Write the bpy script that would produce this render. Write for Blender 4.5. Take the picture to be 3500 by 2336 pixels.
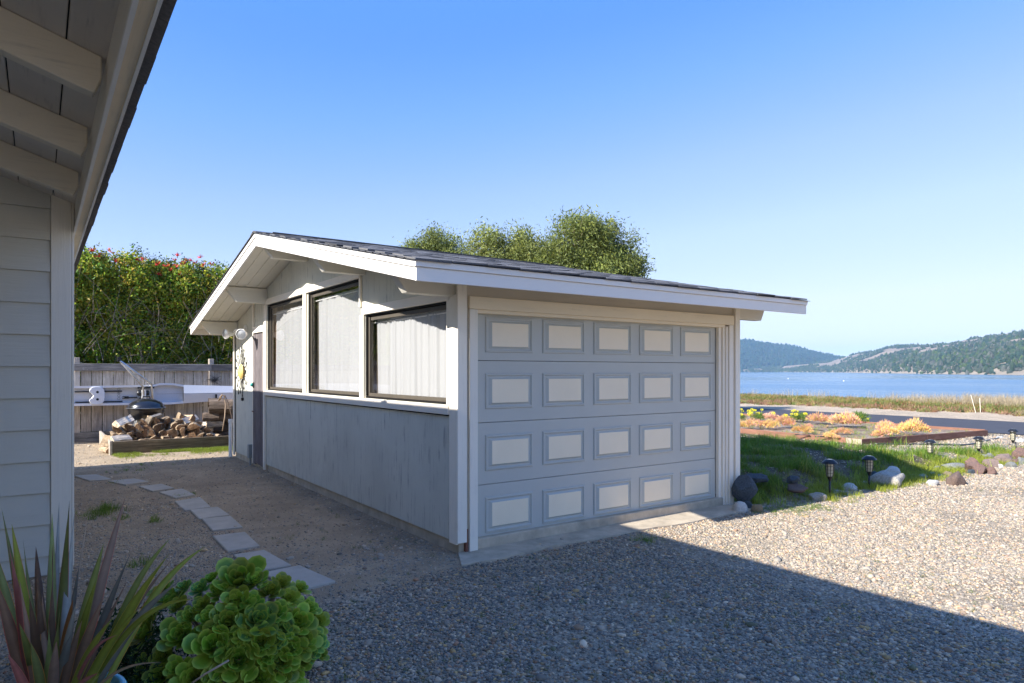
import bpy, math, random
import numpy as np
from mathutils import Vector, Matrix, noise, Euler
R = math.radians
random.seed(7); rng = np.random.default_rng(7)
for o in list(bpy.data.objects): bpy.data.objects.remove(o)
scene = bpy.context.scene
COL = scene.collection

# ------------------------------------------------------------------ camera, sky, sun, exposure
FPX, YAW, YH = 2302.4, R(54.874), 1269.5                 # measured from the photograph (3500 x 2336)
CAM = Vector((-2.792, -4.722, 1.495))
FW = Vector((math.cos(YAW), math.sin(YAW), 0)); RT = Vector((math.sin(YAW), -math.cos(YAW), 0)); UP = Vector((0, 0, 1))
cd = bpy.data.cameras.new('camera'); cam = bpy.data.objects.new('camera', cd); COL.objects.link(cam)
cam.location = CAM; cam.rotation_euler = (R(90), 0, YAW - R(90))
cd.sensor_width = 36; cd.lens = FPX / 3500 * 36; cd.shift_y = (YH - 1168) / 3500
cd.clip_start = 0.05; cd.clip_end = 20000
scene.camera = cam
SUN_H = (1.56, 0.02)                                     # how far a shadow falls per metre of height
SUN_EL = math.atan(1 / math.hypot(*SUN_H))
world = bpy.data.worlds.new('World'); scene.world = world; world.use_nodes = True
wn = world.node_tree.nodes; wl = world.node_tree.links
wn.clear()
sky = wn.new('ShaderNodeTexSky'); sky.sky_type = 'NISHITA'; sky.sun_disc = False
sky.sun_elevation = SUN_EL; sky.sun_rotation = R(-90); sky.altitude = 0
sky.air_density = 0.7; sky.dust_density = 0.0; sky.ozone_density = 4.0
# one colour grade for the whole sky (deep azure above, pale at the horizon): scale to 0..1, curves, scale back
SKYK = 0.08
sc1 = wn.new('ShaderNodeVectorMath'); sc1.operation = 'SCALE'; sc1.inputs['Scale'].default_value = SKYK
crv = wn.new('ShaderNodeRGBCurve'); sc2 = wn.new('ShaderNodeVectorMath'); sc2.operation = 'SCALE'; sc2.inputs['Scale'].default_value = 1 / SKYK
SKY_T = ([(0, .10), (.05, .10), (.079, .105), (.10, .17), (.142, .315), (.213, .475), (.407, .70), (.676, .82), (.906, .88), (1.5, 1.35)],
         [(0, .255), (.10, .265), (.154, .29), (.192, .365), (.269, .485), (.391, .63), (.668, .79), (.927, .87), (1.04, .90), (1.5, 1.35)],
         [(0, 0), (.15, .70), (.32, .86), (.39, .88), (.52, .90), (.70, .91), (.96, .92), (1.2, .94), (1.5, 1.3)])
for ci, pts in enumerate([[(a_ * SKYK / .12, b_ / 6.9) for a_, b_ in c_] for c_ in SKY_T]):
    cu_ = crv.mapping.curves[ci]
    while len(cu_.points) < len(pts): cu_.points.new(0.5, 0.5)
    for pt, (a_, b_) in zip(cu_.points, pts): pt.location = (a_, b_); pt.handle_type = 'VECTOR'
crv.mapping.update()
bg = wn.new('ShaderNodeBackground'); bg.inputs['Strength'].default_value = 0.15
wo = wn.new('ShaderNodeOutputWorld')
wl.new(sky.outputs[0], sc1.inputs[0]); wl.new(sc1.outputs[0], crv.inputs['Color']); wl.new(crv.outputs[0], sc2.inputs[0]); wl.new(sc2.outputs[0], bg.inputs[0]); wl.new(bg.outputs[0], wo.inputs[0])
sl = bpy.data.lights.new('sun', 'SUN'); sl.energy = 2.0; sl.angle = R(0.55); sl.color = (1.0, 0.96, 0.90)
sun = bpy.data.objects.new('sun', sl); COL.objects.link(sun)
sun.rotation_euler = Vector((SUN_H[0], SUN_H[1], -1)).to_track_quat('-Z', 'Y').to_euler(); sun.location = (-20, 0, 20)
scene.view_settings.view_transform = 'Standard'; scene.view_settings.look = 'None'
scene.view_settings.exposure = 2.32; scene.view_settings.gamma = 1.0; scene.view_settings.use_curve_mapping = False
scene.render.engine = 'CYCLES'
scene.cycles.max_bounces = 8; scene.cycles.diffuse_bounces = 6; scene.cycles.transparent_max_bounces = 12

# ------------------------------------------------------------------ pixel -> place helpers (photo pixels, 3500 wide)
def ray(x, y): return FW + RT * ((x - 1750) / FPX) + UP * ((YH - y) / FPX)
def onz(x, y, z=0.0):
    r = ray(x, y); return CAM + r * ((z - CAM.z) / r.z)
def ond(x, y, d): return CAM + ray(x, y) * d
def ony(x, y, Y):
    r = ray(x, y); return CAM + r * ((Y - CAM.y) / r.y)
def onx(x, y, X):
    r = ray(x, y); return CAM + r * ((X - CAM.x) / r.x)
def ss(t): t = min(1, max(0, t)); return t * t * (3 - 2 * t)

# ------------------------------------------------------------------ materials
MATS = {}
def newmat(name):
    m = bpy.data.materials.new(name); m.use_nodes = True; MATS[name] = m
    nt = m.node_tree; n = nt.nodes; b = n['Principled BSDF']
    return m, nt, n, b
def N(nt, kind, **kw):
    nd = nt.nodes.new(kind)
    for k, v in kw.items():
        if k.startswith('i_'): nd.inputs[k[2:].replace('_', ' ')].default_value = v
        else: setattr(nd, k, v)
    return nd
def coords(nt, scale=(1, 1, 1), kind='Object'):
    tc = N(nt, 'ShaderNodeTexCoord'); mp = N(nt, 'ShaderNodeMapping'); mp.inputs['Scale'].default_value = scale
    nt.links.new(tc.outputs[kind], mp.inputs['Vector'])
    # each object gets its own offset of the pattern
    oi = N(nt, 'ShaderNodeObjectInfo'); mul = N(nt, 'ShaderNodeMath', operation='MULTIPLY'); mul.inputs[1].default_value = 37.0
    nt.links.new(oi.outputs['Random'], mul.inputs[0]); nt.links.new(mul.outputs[0], mp.inputs['Location'])
    return mp.outputs[0], oi.outputs['Random']
def ramp(nt, fac, stops):
    r = N(nt, 'ShaderNodeValToRGB'); e = r.color_ramp.elements
    while len(e) < len(stops): e.new(0.5)
    for i, (p, c) in enumerate(stops):
        e[i].position = p; e[i].color = (*c, 1) if len(c) == 3 else c
    nt.links.new(fac, r.inputs[0]); return r.outputs[0]
def g(v): return (v, v, v)
def mix(nt, fac, a, b, mode='MIX'):
    m = N(nt, 'ShaderNodeMix', data_type='RGBA', blend_type=mode)
    if isinstance(fac, (int, float)): m.inputs[0].default_value = fac
    else: nt.links.new(fac, m.inputs[0])
    for i, c in ((6, a), (7, b)):
        if isinstance(c, tuple): m.inputs[i].default_value = (*c, 1)
        else: nt.links.new(c, m.inputs[i])
    return m.outputs[2]
def noisetex(nt, vec, scale, detail=4, rough=0.6):
    t = N(nt, 'ShaderNodeTexNoise'); t.inputs['Scale'].default_value = scale; t.inputs['Detail'].default_value = detail; t.inputs['Roughness'].default_value = rough
    nt.links.new(vec, t.inputs['Vector']); return t.outputs[0]
def bump(nt, b, h, strength=0.3, dist=0.01):
    bp = N(nt, 'ShaderNodeBump'); bp.inputs['Strength'].default_value = strength; bp.inputs['Distance'].default_value = dist
    nt.links.new(h, bp.inputs['Height']); nt.links.new(bp.outputs[0], b.inputs['Normal'])
STR = {'x': (0.06, 1, 1), 'y': (1, 0.06, 1), 'z': (1, 1, 0.06)}
def paint(name, col, grain='z', weather=0.35, dark=None, rough=0.65, gs=60, var=0.06, lo=0.46, hi=0.62, bstr=0.25):
    """painted wood: streaks worn along the grain, faint large blotches"""
    m, nt, n, b = newmat(name)
    v, rnd = coords(nt, STR[grain]); v2, _ = coords(nt)
    st = noisetex(nt, v, gs, 6, 0.7); big = noisetex(nt, v2, 1.3, 3); mid = noisetex(nt, v2, 5, 4)
    dark = dark or tuple(c * 0.45 for c in col)
    base = mix(nt, ramp(nt, big, [(0.3, g(0)), (0.7, g(1))]), tuple(c * (1 - var) for c in col), tuple(min(1, c * (1 + var)) for c in col))
    wm = N(nt, 'ShaderNodeMath', operation='MULTIPLY'); 
    s1 = ramp(nt, st, [(lo + 0.06, g(0)), (hi + 0.08, g(1))]); s2 = ramp(nt, mid, [(0.42, g(0)), (0.62, g(weather))])
    nt.links.new(s1, wm.inputs[0]); nt.links.new(s2, wm.inputs[1])
    c = mix(nt, wm.outputs[0], base, dark)
    nt.links.new(c, b.inputs['Base Color']); b.inputs['Roughness'].default_value = rough
    b.inputs['Specular IOR Level'].default_value = 0.3
    bump(nt, b, st, bstr, 0.004); return m
def wood(name, c1, c2, grain='z', gs=45, rough=0.85, bstr=0.5, var=0.25, lichen=None):
    """bare weathered wood; every board a slightly different tone"""
    m, nt, n, b = newmat(name)
    v, rnd = coords(nt, STR[grain]); v2, _ = coords(nt)
    st = noisetex(nt, v, gs, 8, 0.75); mid = noisetex(nt, v2, 4, 4)
    c = mix(nt, ramp(nt, st, [(0.36, g(0)), (0.62, g(1))]), c2, c1)
    c = mix(nt, ramp(nt, mid, [(0.35, g(0.0)), (0.7, g(0.55))]), c, c2)
    if lichen: c = mix(nt, ramp(nt, noisetex(nt, v2, 14, 6, 0.8), [(0.60, g(0)), (0.68, g(0.8))]), c, lichen)
    hv = N(nt, 'ShaderNodeHueSaturation'); mr = N(nt, 'ShaderNodeMapRange'); mr.inputs['To Min'].default_value = 1 - var; mr.inputs['To Max'].default_value = 1 + var
    nt.links.new(rnd, mr.inputs[0]); nt.links.new(mr.outputs[0], hv.inputs['Value']); nt.links.new(c, hv.inputs['Color'])
    nt.links.new(hv.outputs[0], b.inputs['Base Color']); b.inputs['Roughness'].default_value = rough; b.inputs['Specular IOR Level'].default_value = 0.25
    bump(nt, b, st, bstr, 0.006); return m
def plain(name, col, rough=0.6, metal=0.0, var=0.1, scale=8, bstr=0.0, spec=0.5, coat=0):
    m, nt, n, b = newmat(name)
    v, rnd = coords(nt); t = noisetex(nt, v, scale, 5)
    c = mix(nt, ramp(nt, t, [(0.3, g(0)), (0.7, g(1))]), tuple(x * (1 - var) for x in col), tuple(min(1, x * (1 + var)) for x in col))
    nt.links.new(c, b.inputs['Base Color']); b.inputs['Roughness'].default_value = rough; b.inputs['Metallic'].default_value = metal
    b.inputs['Specular IOR Level'].default_value = spec; b.inputs['Coat Weight'].default_value = coat
    if bstr: bump(nt, b, noisetex(nt, v, scale * 4, 6), bstr, 0.01)
    return m
def tinted(name, rough=0.8, kind='INSTANCER', spec=0.3, trans=0.0, var=0.3, nscale=60, bstr=0.0, attr='tint', orand=0.0):
    """colour comes from the 'tint' attribute of the instance or of the mesh"""
    m, nt, n, b = newmat(name)
    a = N(nt, 'ShaderNodeAttribute', attribute_type=kind, attribute_name=attr)
    v, rnd = coords(nt); t = noisetex(nt, v, nscale, 3)
    k = ramp(nt, t, [(0.3, g(1 - var)), (0.7, g(1.0))])
    c = mix(nt, 1.0, a.outputs['Color'], k, 'MULTIPLY')
    if orand:
        mr = N(nt, 'ShaderNodeMapRange'); mr.inputs['To Min'].default_value = 1 - orand; mr.inputs['To Max'].default_value = 1 + orand; nt.links.new(rnd, mr.inputs[0])
        mh = N(nt, 'ShaderNodeMapRange'); mh.inputs['To Min'].default_value = 0.5 - orand * .08; mh.inputs['To Max'].default_value = 0.5 + orand * .08; nt.links.new(rnd, mh.inputs[0])
        hv = N(nt, 'ShaderNodeHueSaturation'); nt.links.new(mr.outputs[0], hv.inputs['Value']); nt.links.new(mh.outputs[0], hv.inputs['Hue']); nt.links.new(c, hv.inputs['Color']); c = hv.outputs[0]
    nt.links.new(c, b.inputs['Base Color']); b.inputs['Roughness'].default_value = rough; b.inputs['Specular IOR Level'].default_value = spec
    if bstr: bump(nt, b, t, bstr, 0.004)
    if trans:
        tr = N(nt, 'ShaderNodeBsdfTranslucent'); nt.links.new(c, tr.inputs[0]); mx = N(nt, 'ShaderNodeMixShader'); mx.inputs[0].default_value = trans
        out = n['Material Output']; nt.links.new(b.outputs[0], mx.inputs[1]); nt.links.new(tr.outputs[0], mx.inputs[2]); nt.links.new(mx.outputs[0], out.inputs[0])
    return m

SID = (0.62, 0.605, 0.515)
M_gsiding = paint('garage_siding_paint', SID, 'z', 1.0, (0.24, 0.23, 0.21), 0.75, 38, 0.08, bstr=0.5)
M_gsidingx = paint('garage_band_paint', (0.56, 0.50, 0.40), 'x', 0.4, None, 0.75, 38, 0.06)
M_trim = paint('cream_trim_paint', (0.88, 0.80, 0.66), 'z', 0.25, (0.36, 0.33, 0.28), 0.6, 50, 0.03)
M_trimy = paint('cream_trim_paint_y', (0.86, 0.78, 0.66), 'y', 0.25, (0.40, 0.36, 0.30), 0.6, 50, 0.03)
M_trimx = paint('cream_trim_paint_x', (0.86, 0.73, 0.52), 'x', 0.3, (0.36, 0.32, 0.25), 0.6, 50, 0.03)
M_fascia = paint('fascia_paint', (0.84, 0.78, 0.69), 'x', 0.1, None, 0.5, 50, 0.02)
M_rake = paint('rake_paint', (0.80, 0.76, 0.70), 'y', 0.1, None, 0.5, 50, 0.02)
M_soffit = paint('soffit_paint', (0.74, 0.69, 0.58), 'y', 0.25, (0.3, 0.29, 0.26), 0.7, 40, 0.05)
M_beam = paint('beam_paint', (0.74, 0.69, 0.58), 'x', 0.2, (0.3, 0.28, 0.25), 0.7, 40, 0.05)
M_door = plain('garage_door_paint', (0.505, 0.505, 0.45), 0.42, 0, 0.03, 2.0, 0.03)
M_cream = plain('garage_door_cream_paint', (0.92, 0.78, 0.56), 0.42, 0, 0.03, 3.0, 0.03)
M_plank = wood('weathered_door_wood', (0.22, 0.19, 0.19), (0.09, 0.075, 0.075), 'z', 45)
M_frame = plain('black_window_frame', (0.012, 0.011, 0.010), 0.7, spec=.15)
M_track = plain('bronze_window_track', (0.10, 0.085, 0.065), 0.6, spec=.2)
M_cement = plain('concrete', (0.48, 0.40, 0.29), 0.9, 0, 0.25, 6, 0.35)
M_hsiding = paint('house_siding_paint', (0.62, 0.60, 0.52), 'x', 0.3, (0.46, 0.45, 0.39), 0.6, 46, 0.04, bstr=0.6)
M_hpost = paint('house_post_paint', (0.82, 0.76, 0.64), 'z', 0.15, (0.36, 0.36, 0.35), 0.6, 46, 0.03, bstr=0.5)
M_hraft = paint('house_rafter_paint', (0.76, 0.68, 0.54), 'x', 0.35, (0.22, 0.20, 0.18), 0.7, 40, 0.06, bstr=0.5)
M_hdeck = paint('house_deck_paint', (0.66, 0.60, 0.53), 'y', 0.4, (0.15, 0.14, 0.14), 0.7, 40, 0.08)
M_hfasc = paint('house_fascia_paint', (0.80, 0.74, 0.64), 'y', 0.15, None, 0.6, 40, 0.04)
M_hfascb = paint('house_fascia_underside', (0.92, 0.76, 0.53), 'y', 0.4, (0.35, 0.30, 0.22), 0.7, 30, 0.08)
M_white = plain('white_paint', (0.86, 0.84, 0.80), 0.45, 0, 0.04)
M_fence = wood('fence_wood', (0.60, 0.53, 0.44), (0.24, 0.20, 0.165), 'z', 30, var=0.18)
M_fencex = wood('fence_rail_wood', (0.32, 0.29, 0.25), (0.10, 0.09, 0.085), 'x', 30, lichen=(0.42, 0.42, 0.38))
M_boxx = wood('box_board_wood', (0.31, 0.25, 0.17), (0.10, 0.075, 0.05), 'x', 26)
M_boxy = wood('box_side_wood', (0.50, 0.45, 0.38), (0.28, 0.24, 0.19), 'y', 26)
M_redx = wood('stained_bed_wood', (0.22, 0.115, 0.085), (0.12, 0.06, 0.045), 'x', 26, var=0.1)
M_redy = wood('stained_bed_wood_y', (0.34, 0.17, 0.11), (0.2, 0.1, 0.07), 'y', 26, var=0.1)
M_slab = plain('paver_concrete', (0.45, 0.395, 0.32), 0.9, 0, 0.13, 5, 0.25)
M_black = plain('black_plastic', (0.015, 0.015, 0.016), 0.35)
M_kettle = plain('black_enamel', (0.012, 0.012, 0.013), 0.28, 0, 0.1, 4, 0, 0.6, 0.6)
M_alu = plain('aluminium', (0.62, 0.62, 0.61), 0.35, 0.85, 0.15, 30)
M_steel = plain('dull_steel', (0.45, 0.45, 0.44), 0.4, 0.6)
M_gel = plain('boat_gelcoat', (0.74, 0.74, 0.76), 0.25, 0, 0.03, 2)
M_gelin = plain('boat_deck', (0.66, 0.67, 0.70), 0.4, 0, 0.05, 3)
M_dark = plain('dark_void', (0.03, 0.028, 0.026), 0.8)
M_brown = wood('brown_wood', (0.25, 0.14, 0.07), (0.13, 0.07, 0.04), 'z', 30)
M_teal = plain('teal_plastic', (0.03, 0.36, 0.30), 0.4)
M_blue = plain('turquoise_glaze', (0.10, 0.46, 0.58), 0.2, 0, 0.1, 6)
M_yellow = plain('sun_face_yellow', (0.72, 0.50, 0.16), 0.6, 0, 0.15, 20, 0.3)
M_iron = plain('black_iron_wire', (0.02, 0.016, 0.014), 0.6)
M_hose = plain('black_hose', (0.02, 0.02, 0.022), 0.3)
M_rust = plain('rusty_metal', (0.20, 0.08, 0.05), 0.8, 0.2)
M_wire = plain('bent_wood_hoop', (0.42, 0.30, 0.20), 0.6)
M_grayb = plain('grey_conduit', (0.24, 0.26, 0.26), 0.5)
M_asphalt = plain('asphalt', (0.052, 0.052, 0.060), 0.85, 0, 0.12, 3, 0.3)
M_flower = plain('yellow_petal', (0.75, 0.66, 0.03), 0.6)
M_redfl = plain('red_petal', (0.72, 0.045, 0.03), 0.6)
M_lampglass = plain('lamp_inner_lens', (0.55, 0.50, 0.36), 0.3)

# shingles
m, nt, n, b = newmat('asphalt_shingle'); M_shingle = m
v, rnd = coords(nt); t = noisetex(nt, v, 220, 3); t2 = noisetex(nt, v, 9, 3)
mr = N(nt, 'ShaderNodeMapRange'); mr.inputs['To Min'].default_value = 0.55; mr.inputs['To Max'].default_value = 1.6; nt.links.new(rnd, mr.inputs[0])
c = mix(nt, ramp(nt, t, [(0.38, g(0)), (0.62, g(1))]), (0.05, 0.05, 0.054), (0.17, 0.165, 0.16))
hv = N(nt, 'ShaderNodeHueSaturation'); nt.links.new(mr.outputs[0], hv.inputs['Value']); nt.links.new(c, hv.inputs['Color'])
nt.links.new(hv.outputs[0], b.inputs['Base Color']); b.inputs['Roughness'].default_value = 0.95; b.inputs['Specular IOR Level'].default_value = 0.15
bump(nt, b, t, 0.6, 0.004)
# glass
m, nt, n, b = newmat('window_glass'); M_glass = m
gl = N(nt, 'ShaderNodeBsdfGlossy'); gl.inputs['Roughness'].default_value = 0.02; tr = N(nt, 'ShaderNodeBsdfTransparent'); tr.inputs[0].default_value = (0.97, 0.97, 0.97, 1)
lw = N(nt, 'ShaderNodeLayerWeight'); pw5 = N(nt, 'ShaderNodeMath', operation='POWER'); pw5.inputs[1].default_value = 5.5; nt.links.new(lw.outputs['Facing'], pw5.inputs[0]); fr = N(nt, 'ShaderNodeMath', operation='MULTIPLY_ADD'); fr.inputs[1].default_value = 0.75; fr.inputs[2].default_value = 0.045; nt.links.new(pw5.outputs[0], fr.inputs[0]); mx = N(nt, 'ShaderNodeMixShader'); nt.links.new(fr.outputs[0], mx.inputs[0]); nt.links.new(tr.outputs[0], mx.inputs[1]); nt.links.new(gl.outputs[0], mx.inputs[2]); nt.links.new(mx.outputs[0], n['Material Output'].inputs[0])
# curtain
m, nt, n, b = newmat('curtain_cloth'); M_cloth = m
v, _ = coords(nt, (1, 1, 0.1)); t = noisetex(nt, v, 14, 4); c = mix(nt, t, (0.41, 0.41, 0.405), (0.53, 0.53, 0.52)); nt.links.new(c, b.inputs['Base Color']); b.inputs['Roughness'].default_value = 0.9; b.inputs['Specular IOR Level'].default_value = 0.1
# water
m, nt, n, b = newmat('bay_water'); M_water = m
v, _ = coords(nt, (1, 1, 1)); t = noisetex(nt, v, 1.2, 5, 0.6); v3, _ = coords(nt, (0.012, 0.0035, 1)); t3 = noisetex(nt, v3, 1.0, 3)
b.inputs['Base Color'].default_value = (0.05, 0.15, 0.27, 1); b.inputs['IOR'].default_value = 1.33
nt.links.new(ramp(nt, t3, [(0.42, g(0.08)), (0.6, g(0.25))]), b.inputs['Roughness']); bump(nt, b, t, 0.45, 0.3)

# ------------------------------------------------------------------ mesh helpers
class MB:
    def __init__(s): s.v = []; s.f = []; s.mi = []; s.cur = 0; s.tint = None; s.tints = []
    def add(s, vs, fs):
        k = len(s.v); s.v += [tuple(x) for x in vs]
        for f in fs: s.f.append(tuple(i + k for i in f)); s.mi.append(s.cur)
        if s.tint is not None: s.tints += [s.tint] * len(vs)
        return s
    def box(s, x0, x1, y0, y1, z0, z1):
        vs = [(x, y, z) for z in (z0, z1) for y in (y0, y1) for x in (x0, x1)]
        return s.add(vs, [(0, 2, 3, 1), (4, 5, 7, 6), (0, 1, 5, 4), (2, 6, 7, 3), (0, 4, 6, 2), (1, 3, 7, 5)])
    def prism(s, poly, axis, a, b):
        """poly in the two other axes (in x,y,z order), extruded along axis from a to b"""
        n = len(poly)
        def P(p, t): return {'x': (t, p[0], p[1]), 'y': (p[0], t, p[1]), 'z': (p[0], p[1], t)}[axis]
        vs = [P(p, a) for p in poly] + [P(p, b) for p in poly]
        fs = [tuple(range(n)), tuple(range(2 * n - 1, n - 1, -1))] + [(i, i + n, (i + 1) % n + n, (i + 1) % n) for i in range(n)]
        return s.add(vs, fs)
    def tube(s, path, r, n=8, cap=True):
        path = [Vector(p) for p in path]; rs = r if isinstance(r, (list, tuple)) else [r] * len(path); vs = []; fs = []
        ref = None
        for i, p in enumerate(path):
            d = (path[min(i + 1, len(path) - 1)] - path[max(i - 1, 0)]).normalized()
            if ref is None: ref = d.orthogonal().normalized()
            ref = (ref - d * ref.dot(d))
            ref = ref.normalized() if ref.length > 1e-5 else d.orthogonal().normalized()
            q = d.cross(ref)
            for k in range(n):
                a = 2 * math.pi * k / n; vs.append(p + (ref * math.cos(a) + q * math.sin(a)) * rs[i])
        for i in range(len(path) - 1):
            for k in range(n): fs.append((i * n + k, i * n + (k + 1) % n, (i + 1) * n + (k + 1) % n, (i + 1) * n + k))
        if cap: fs += [tuple(range(n - 1, -1, -1)), tuple(range((len(path) - 1) * n, len(path) * n))]
        return s.add(vs, fs)
    def lathe(s, prof, c=(0, 0, 0), n=32, axis='z'):
        vs = []; fs = []
        for (r, h) in prof:
            for k in range(n):
                a = 2 * math.pi * k / n; x, y = r * math.cos(a), r * math.sin(a)
                p = {'z': (x, y, h), 'x': (h, x, y), 'y': (x, h, y)}[axis]; vs.append((p[0] + c[0], p[1] + c[1], p[2] + c[2]))
        for i in range(len(prof) - 1):
            for k in range(n): fs.append((i * n + k, i * n + (k + 1) % n, (i + 1) * n + (k + 1) % n, (i + 1) * n + k))
        return s.add(vs, fs)
    def mesh(s, name, smooth=False):
        me = bpy.data.meshes.new(name); me.from_pydata(s.v, [], s.f); me.update()
        me.polygons.foreach_set('material_index', s.mi)
        if smooth: me.polygons.foreach_set('use_smooth', [True] * len(me.polygons))
        if s.tints:
            a = me.attributes.new('tint', 'FLOAT_COLOR', 'POINT'); a.data.foreach_set('color', np.array([(*t, 1) for t in s.tints], dtype=np.float32).ravel())
        return me
def fixn(me):
    import bmesh
    bm = bmesh.new(); bm.from_mesh(me); bmesh.ops.recalc_face_normals(bm, faces=bm.faces); bm.to_mesh(me); bm.free()
def obj(name, geo, mats, parent=None, smooth=False, bevel=0, label=None, kind=None, recalc=True):
    me = geo.mesh(name, smooth) if isinstance(geo, MB) else geo
    if isinstance(geo, MB):
        for mt in (mats if isinstance(mats, (list, tuple)) else [mats]): me.materials.append(mt)
        if recalc: fixn(me)
    o = bpy.data.objects.new(name, me); COL.objects.link(o)
    if parent is not None:
        o.parent = parent
        if parent.type == 'EMPTY': o.matrix_parent_inverse = Matrix.Translation(-parent.location)
        elif parent.get('_off'): o.matrix_parent_inverse = Matrix.Translation(-parent.location)
    if bevel:
        bv = o.modifiers.new('bevel', 'BEVEL'); bv.width = bevel; bv.segments = 1; bv.limit_method = 'ANGLE'
    if label: o['label'] = label
    if kind: o['kind'] = kind
    return o
def tag(o, label=None, cat=None, group=None, kind=None):
    for k, v in (('label', label), ('category', cat), ('group', group), ('kind', kind)):
        if v: o[k] = v
    return o
def thing(name, label, cat, loc=(0, 0, 0), group=None):
    o = bpy.data.objects.new(name, None); COL.objects.link(o); o.location = loc; o.empty_display_size = 0.1
    return tag(o, label, cat, group)
def copytree(root, loc, rotz, label, parent=None):
    c = root.copy(); COL.objects.link(c); c.location = loc; c.rotation_euler = (0, 0, rotz); tag(c, label)
    for ch in root.children:
        d = ch.copy(); COL.objects.link(d); d.parent = c
        for gch in ch.children:
            e = gch.copy(); COL.objects.link(e); e.parent = d
    return c
def smooth_by_angle(o, ang=40):
    me = o.data
    me.polygons.foreach_set('use_smooth', [True] * len(me.polygons))
    import bmesh
    bm = bmesh.new(); bm.from_mesh(me)
    for e in bm.edges:
        if len(e.link_faces) == 2 and e.calc_face_angle(0) > R(ang): e.smooth = False
    bm.to_mesh(me); bm.free()

# instances on points: the points, turns, sizes and tints are worked out here, geometry nodes only places them
def scatter(name, pts, rot, scl, tint, protos, pick, parent=None, kind='stuff', label=None, cat=None):
    n = len(pts); me = bpy.data.meshes.new(name); me.vertices.add(n)
    me.vertices.foreach_set('co', np.asarray(pts, np.float32).ravel())
    a = me.attributes.new('rot', 'FLOAT_VECTOR', 'POINT'); a.data.foreach_set('vector', np.asarray(rot, np.float32).ravel())
    a = me.attributes.new('scl', 'FLOAT_VECTOR', 'POINT'); a.data.foreach_set('vector', np.asarray(scl, np.float32).ravel())
    a = me.attributes.new('tint', 'FLOAT_COLOR', 'POINT'); a.data.foreach_set('color', np.concatenate([np.asarray(tint, np.float32), np.ones((n, 1), np.float32)], 1).ravel())
    a = me.attributes.new('pick', 'INT', 'POINT'); a.data.foreach_set('value', np.asarray(pick, np.int32))
    pc = bpy.data.collections.new(name + '_source')
    for i, (pm) in enumerate(protos):
        po = bpy.data.objects.new('%s_source_%02d' % (name, i), pm); pc.objects.link(po)
    ng = bpy.data.node_groups.new(name + '_nodes', 'GeometryNodeTree')
    ng.interface.new_socket('Geometry', in_out='INPUT', socket_type='NodeSocketGeometry'); ng.interface.new_socket('Geometry', in_out='OUTPUT', socket_type='NodeSocketGeometry')
    gi = ng.nodes.new('NodeGroupInput'); go = ng.nodes.new('NodeGroupOutput'); ip = ng.nodes.new('GeometryNodeInstanceOnPoints')
    ci = ng.nodes.new('GeometryNodeCollectionInfo'); ci.inputs['Collection'].default_value = pc; ci.inputs['Separate Children'].default_value = True; ci.inputs['Reset Children'].default_value = True
    def na(nm, ty):
        x = ng.nodes.new('GeometryNodeInputNamedAttribute'); x.data_type = ty; x.inputs['Name'].default_value = nm; return x.outputs['Attribute']
    L = ng.links
    L.new(gi.outputs[0], ip.inputs['Points']); L.new(ci.outputs[0], ip.inputs['Instance']); ip.inputs['Pick Instance'].default_value = True
    L.new(na('pick', 'INT'), ip.inputs['Instance Index'])
    er = ng.nodes.new('FunctionNodeEulerToRotation'); L.new(na('rot', 'FLOAT_VECTOR'), er.inputs[0]); L.new(er.outputs[0], ip.inputs['Rotation'])
    L.new(na('scl', 'FLOAT_VECTOR'), ip.inputs['Scale']); L.new(ip.outputs[0], go.inputs[0])
    o = bpy.data.objects.new(name, me); COL.objects.link(o)
    md = o.modifiers.new('place', 'NODES'); md.node_group = ng
    if parent is not None:
        o.parent = parent
        if parent.type == 'EMPTY': o.matrix_parent_inverse = Matrix.Translation(-parent.location)
    tag(o, label, cat, None, kind); return o
def rock_mesh(name, seed, sub=2, rough=0.25, mat=None, flat=0.75, smooth=True, facets=5):
    import bmesh
    bm = bmesh.new(); bmesh.ops.create_icosphere(bm, subdivisions=sub, radius=1)
    rs = random.Random(seed); cuts = [(Vector((rs.gauss(0, 1), rs.gauss(0, 1), rs.gauss(0, 1))).normalized(), rs.uniform(0.6, 0.9)) for _ in range(facets)]
    for v in bm.verts:
        p = v.co.copy()
        for nrm, d in cuts:
            t = p.dot(nrm)
            if t > d: p -= nrm * (t - d) * 0.85
        p *= 1 + rough * noise.noise(p * 1.6 + Vector((seed * 3.1, 0, 0))) + rough * 0.25 * noise.noise(p * 6 + Vector((seed, 9, 0)))
        p.z *= flat; v.co = p
    me = bpy.data.meshes.new(name); bm.to_mesh(me); bm.free()
    if smooth: me.polygons.foreach_set('use_smooth', [True] * len(me.polygons))
    if mat: me.materials.append(mat)
    return me

# ------------------------------------------------------------------ terrain
def H(x, y):
    h = 0.2 * ss((y + 0.28) / 0.7) * ss((x - 3.75) / 0.7) * (1 - 0.55 * ss((x - 7.5) / 3.5)) * (1 - ss((x - 14.6) / 0.9))
    h += 0.05 * noise.noise(Vector((x * 0.7, y * 0.7, 3))) * ss((x - 3.9) / 0.6) * ss((y + 0.3) / 0.5) * (1 - ss((x - 14) / 1))
    if y < 2 and -2.3 < x < 14: h += 0.018 * noise.noise(Vector((x * 0.9, y * 0.9, 8))) * ss((-0.25 - y) / 0.6)
    if y > 8: h += 0.02 * ss((y - 8) / 2) * noise.noise(Vector((x, y, 1)))
    if x > 22.5: h += 0.14 * ss((x - 23) / 3.0)
    if x > 28.8: h -= 3.6 * ss((x - 28.8) / 6)
    return h
def nz(x, y, s, k=0): return noise.noise(Vector((x * s, y * s, k)))
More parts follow.
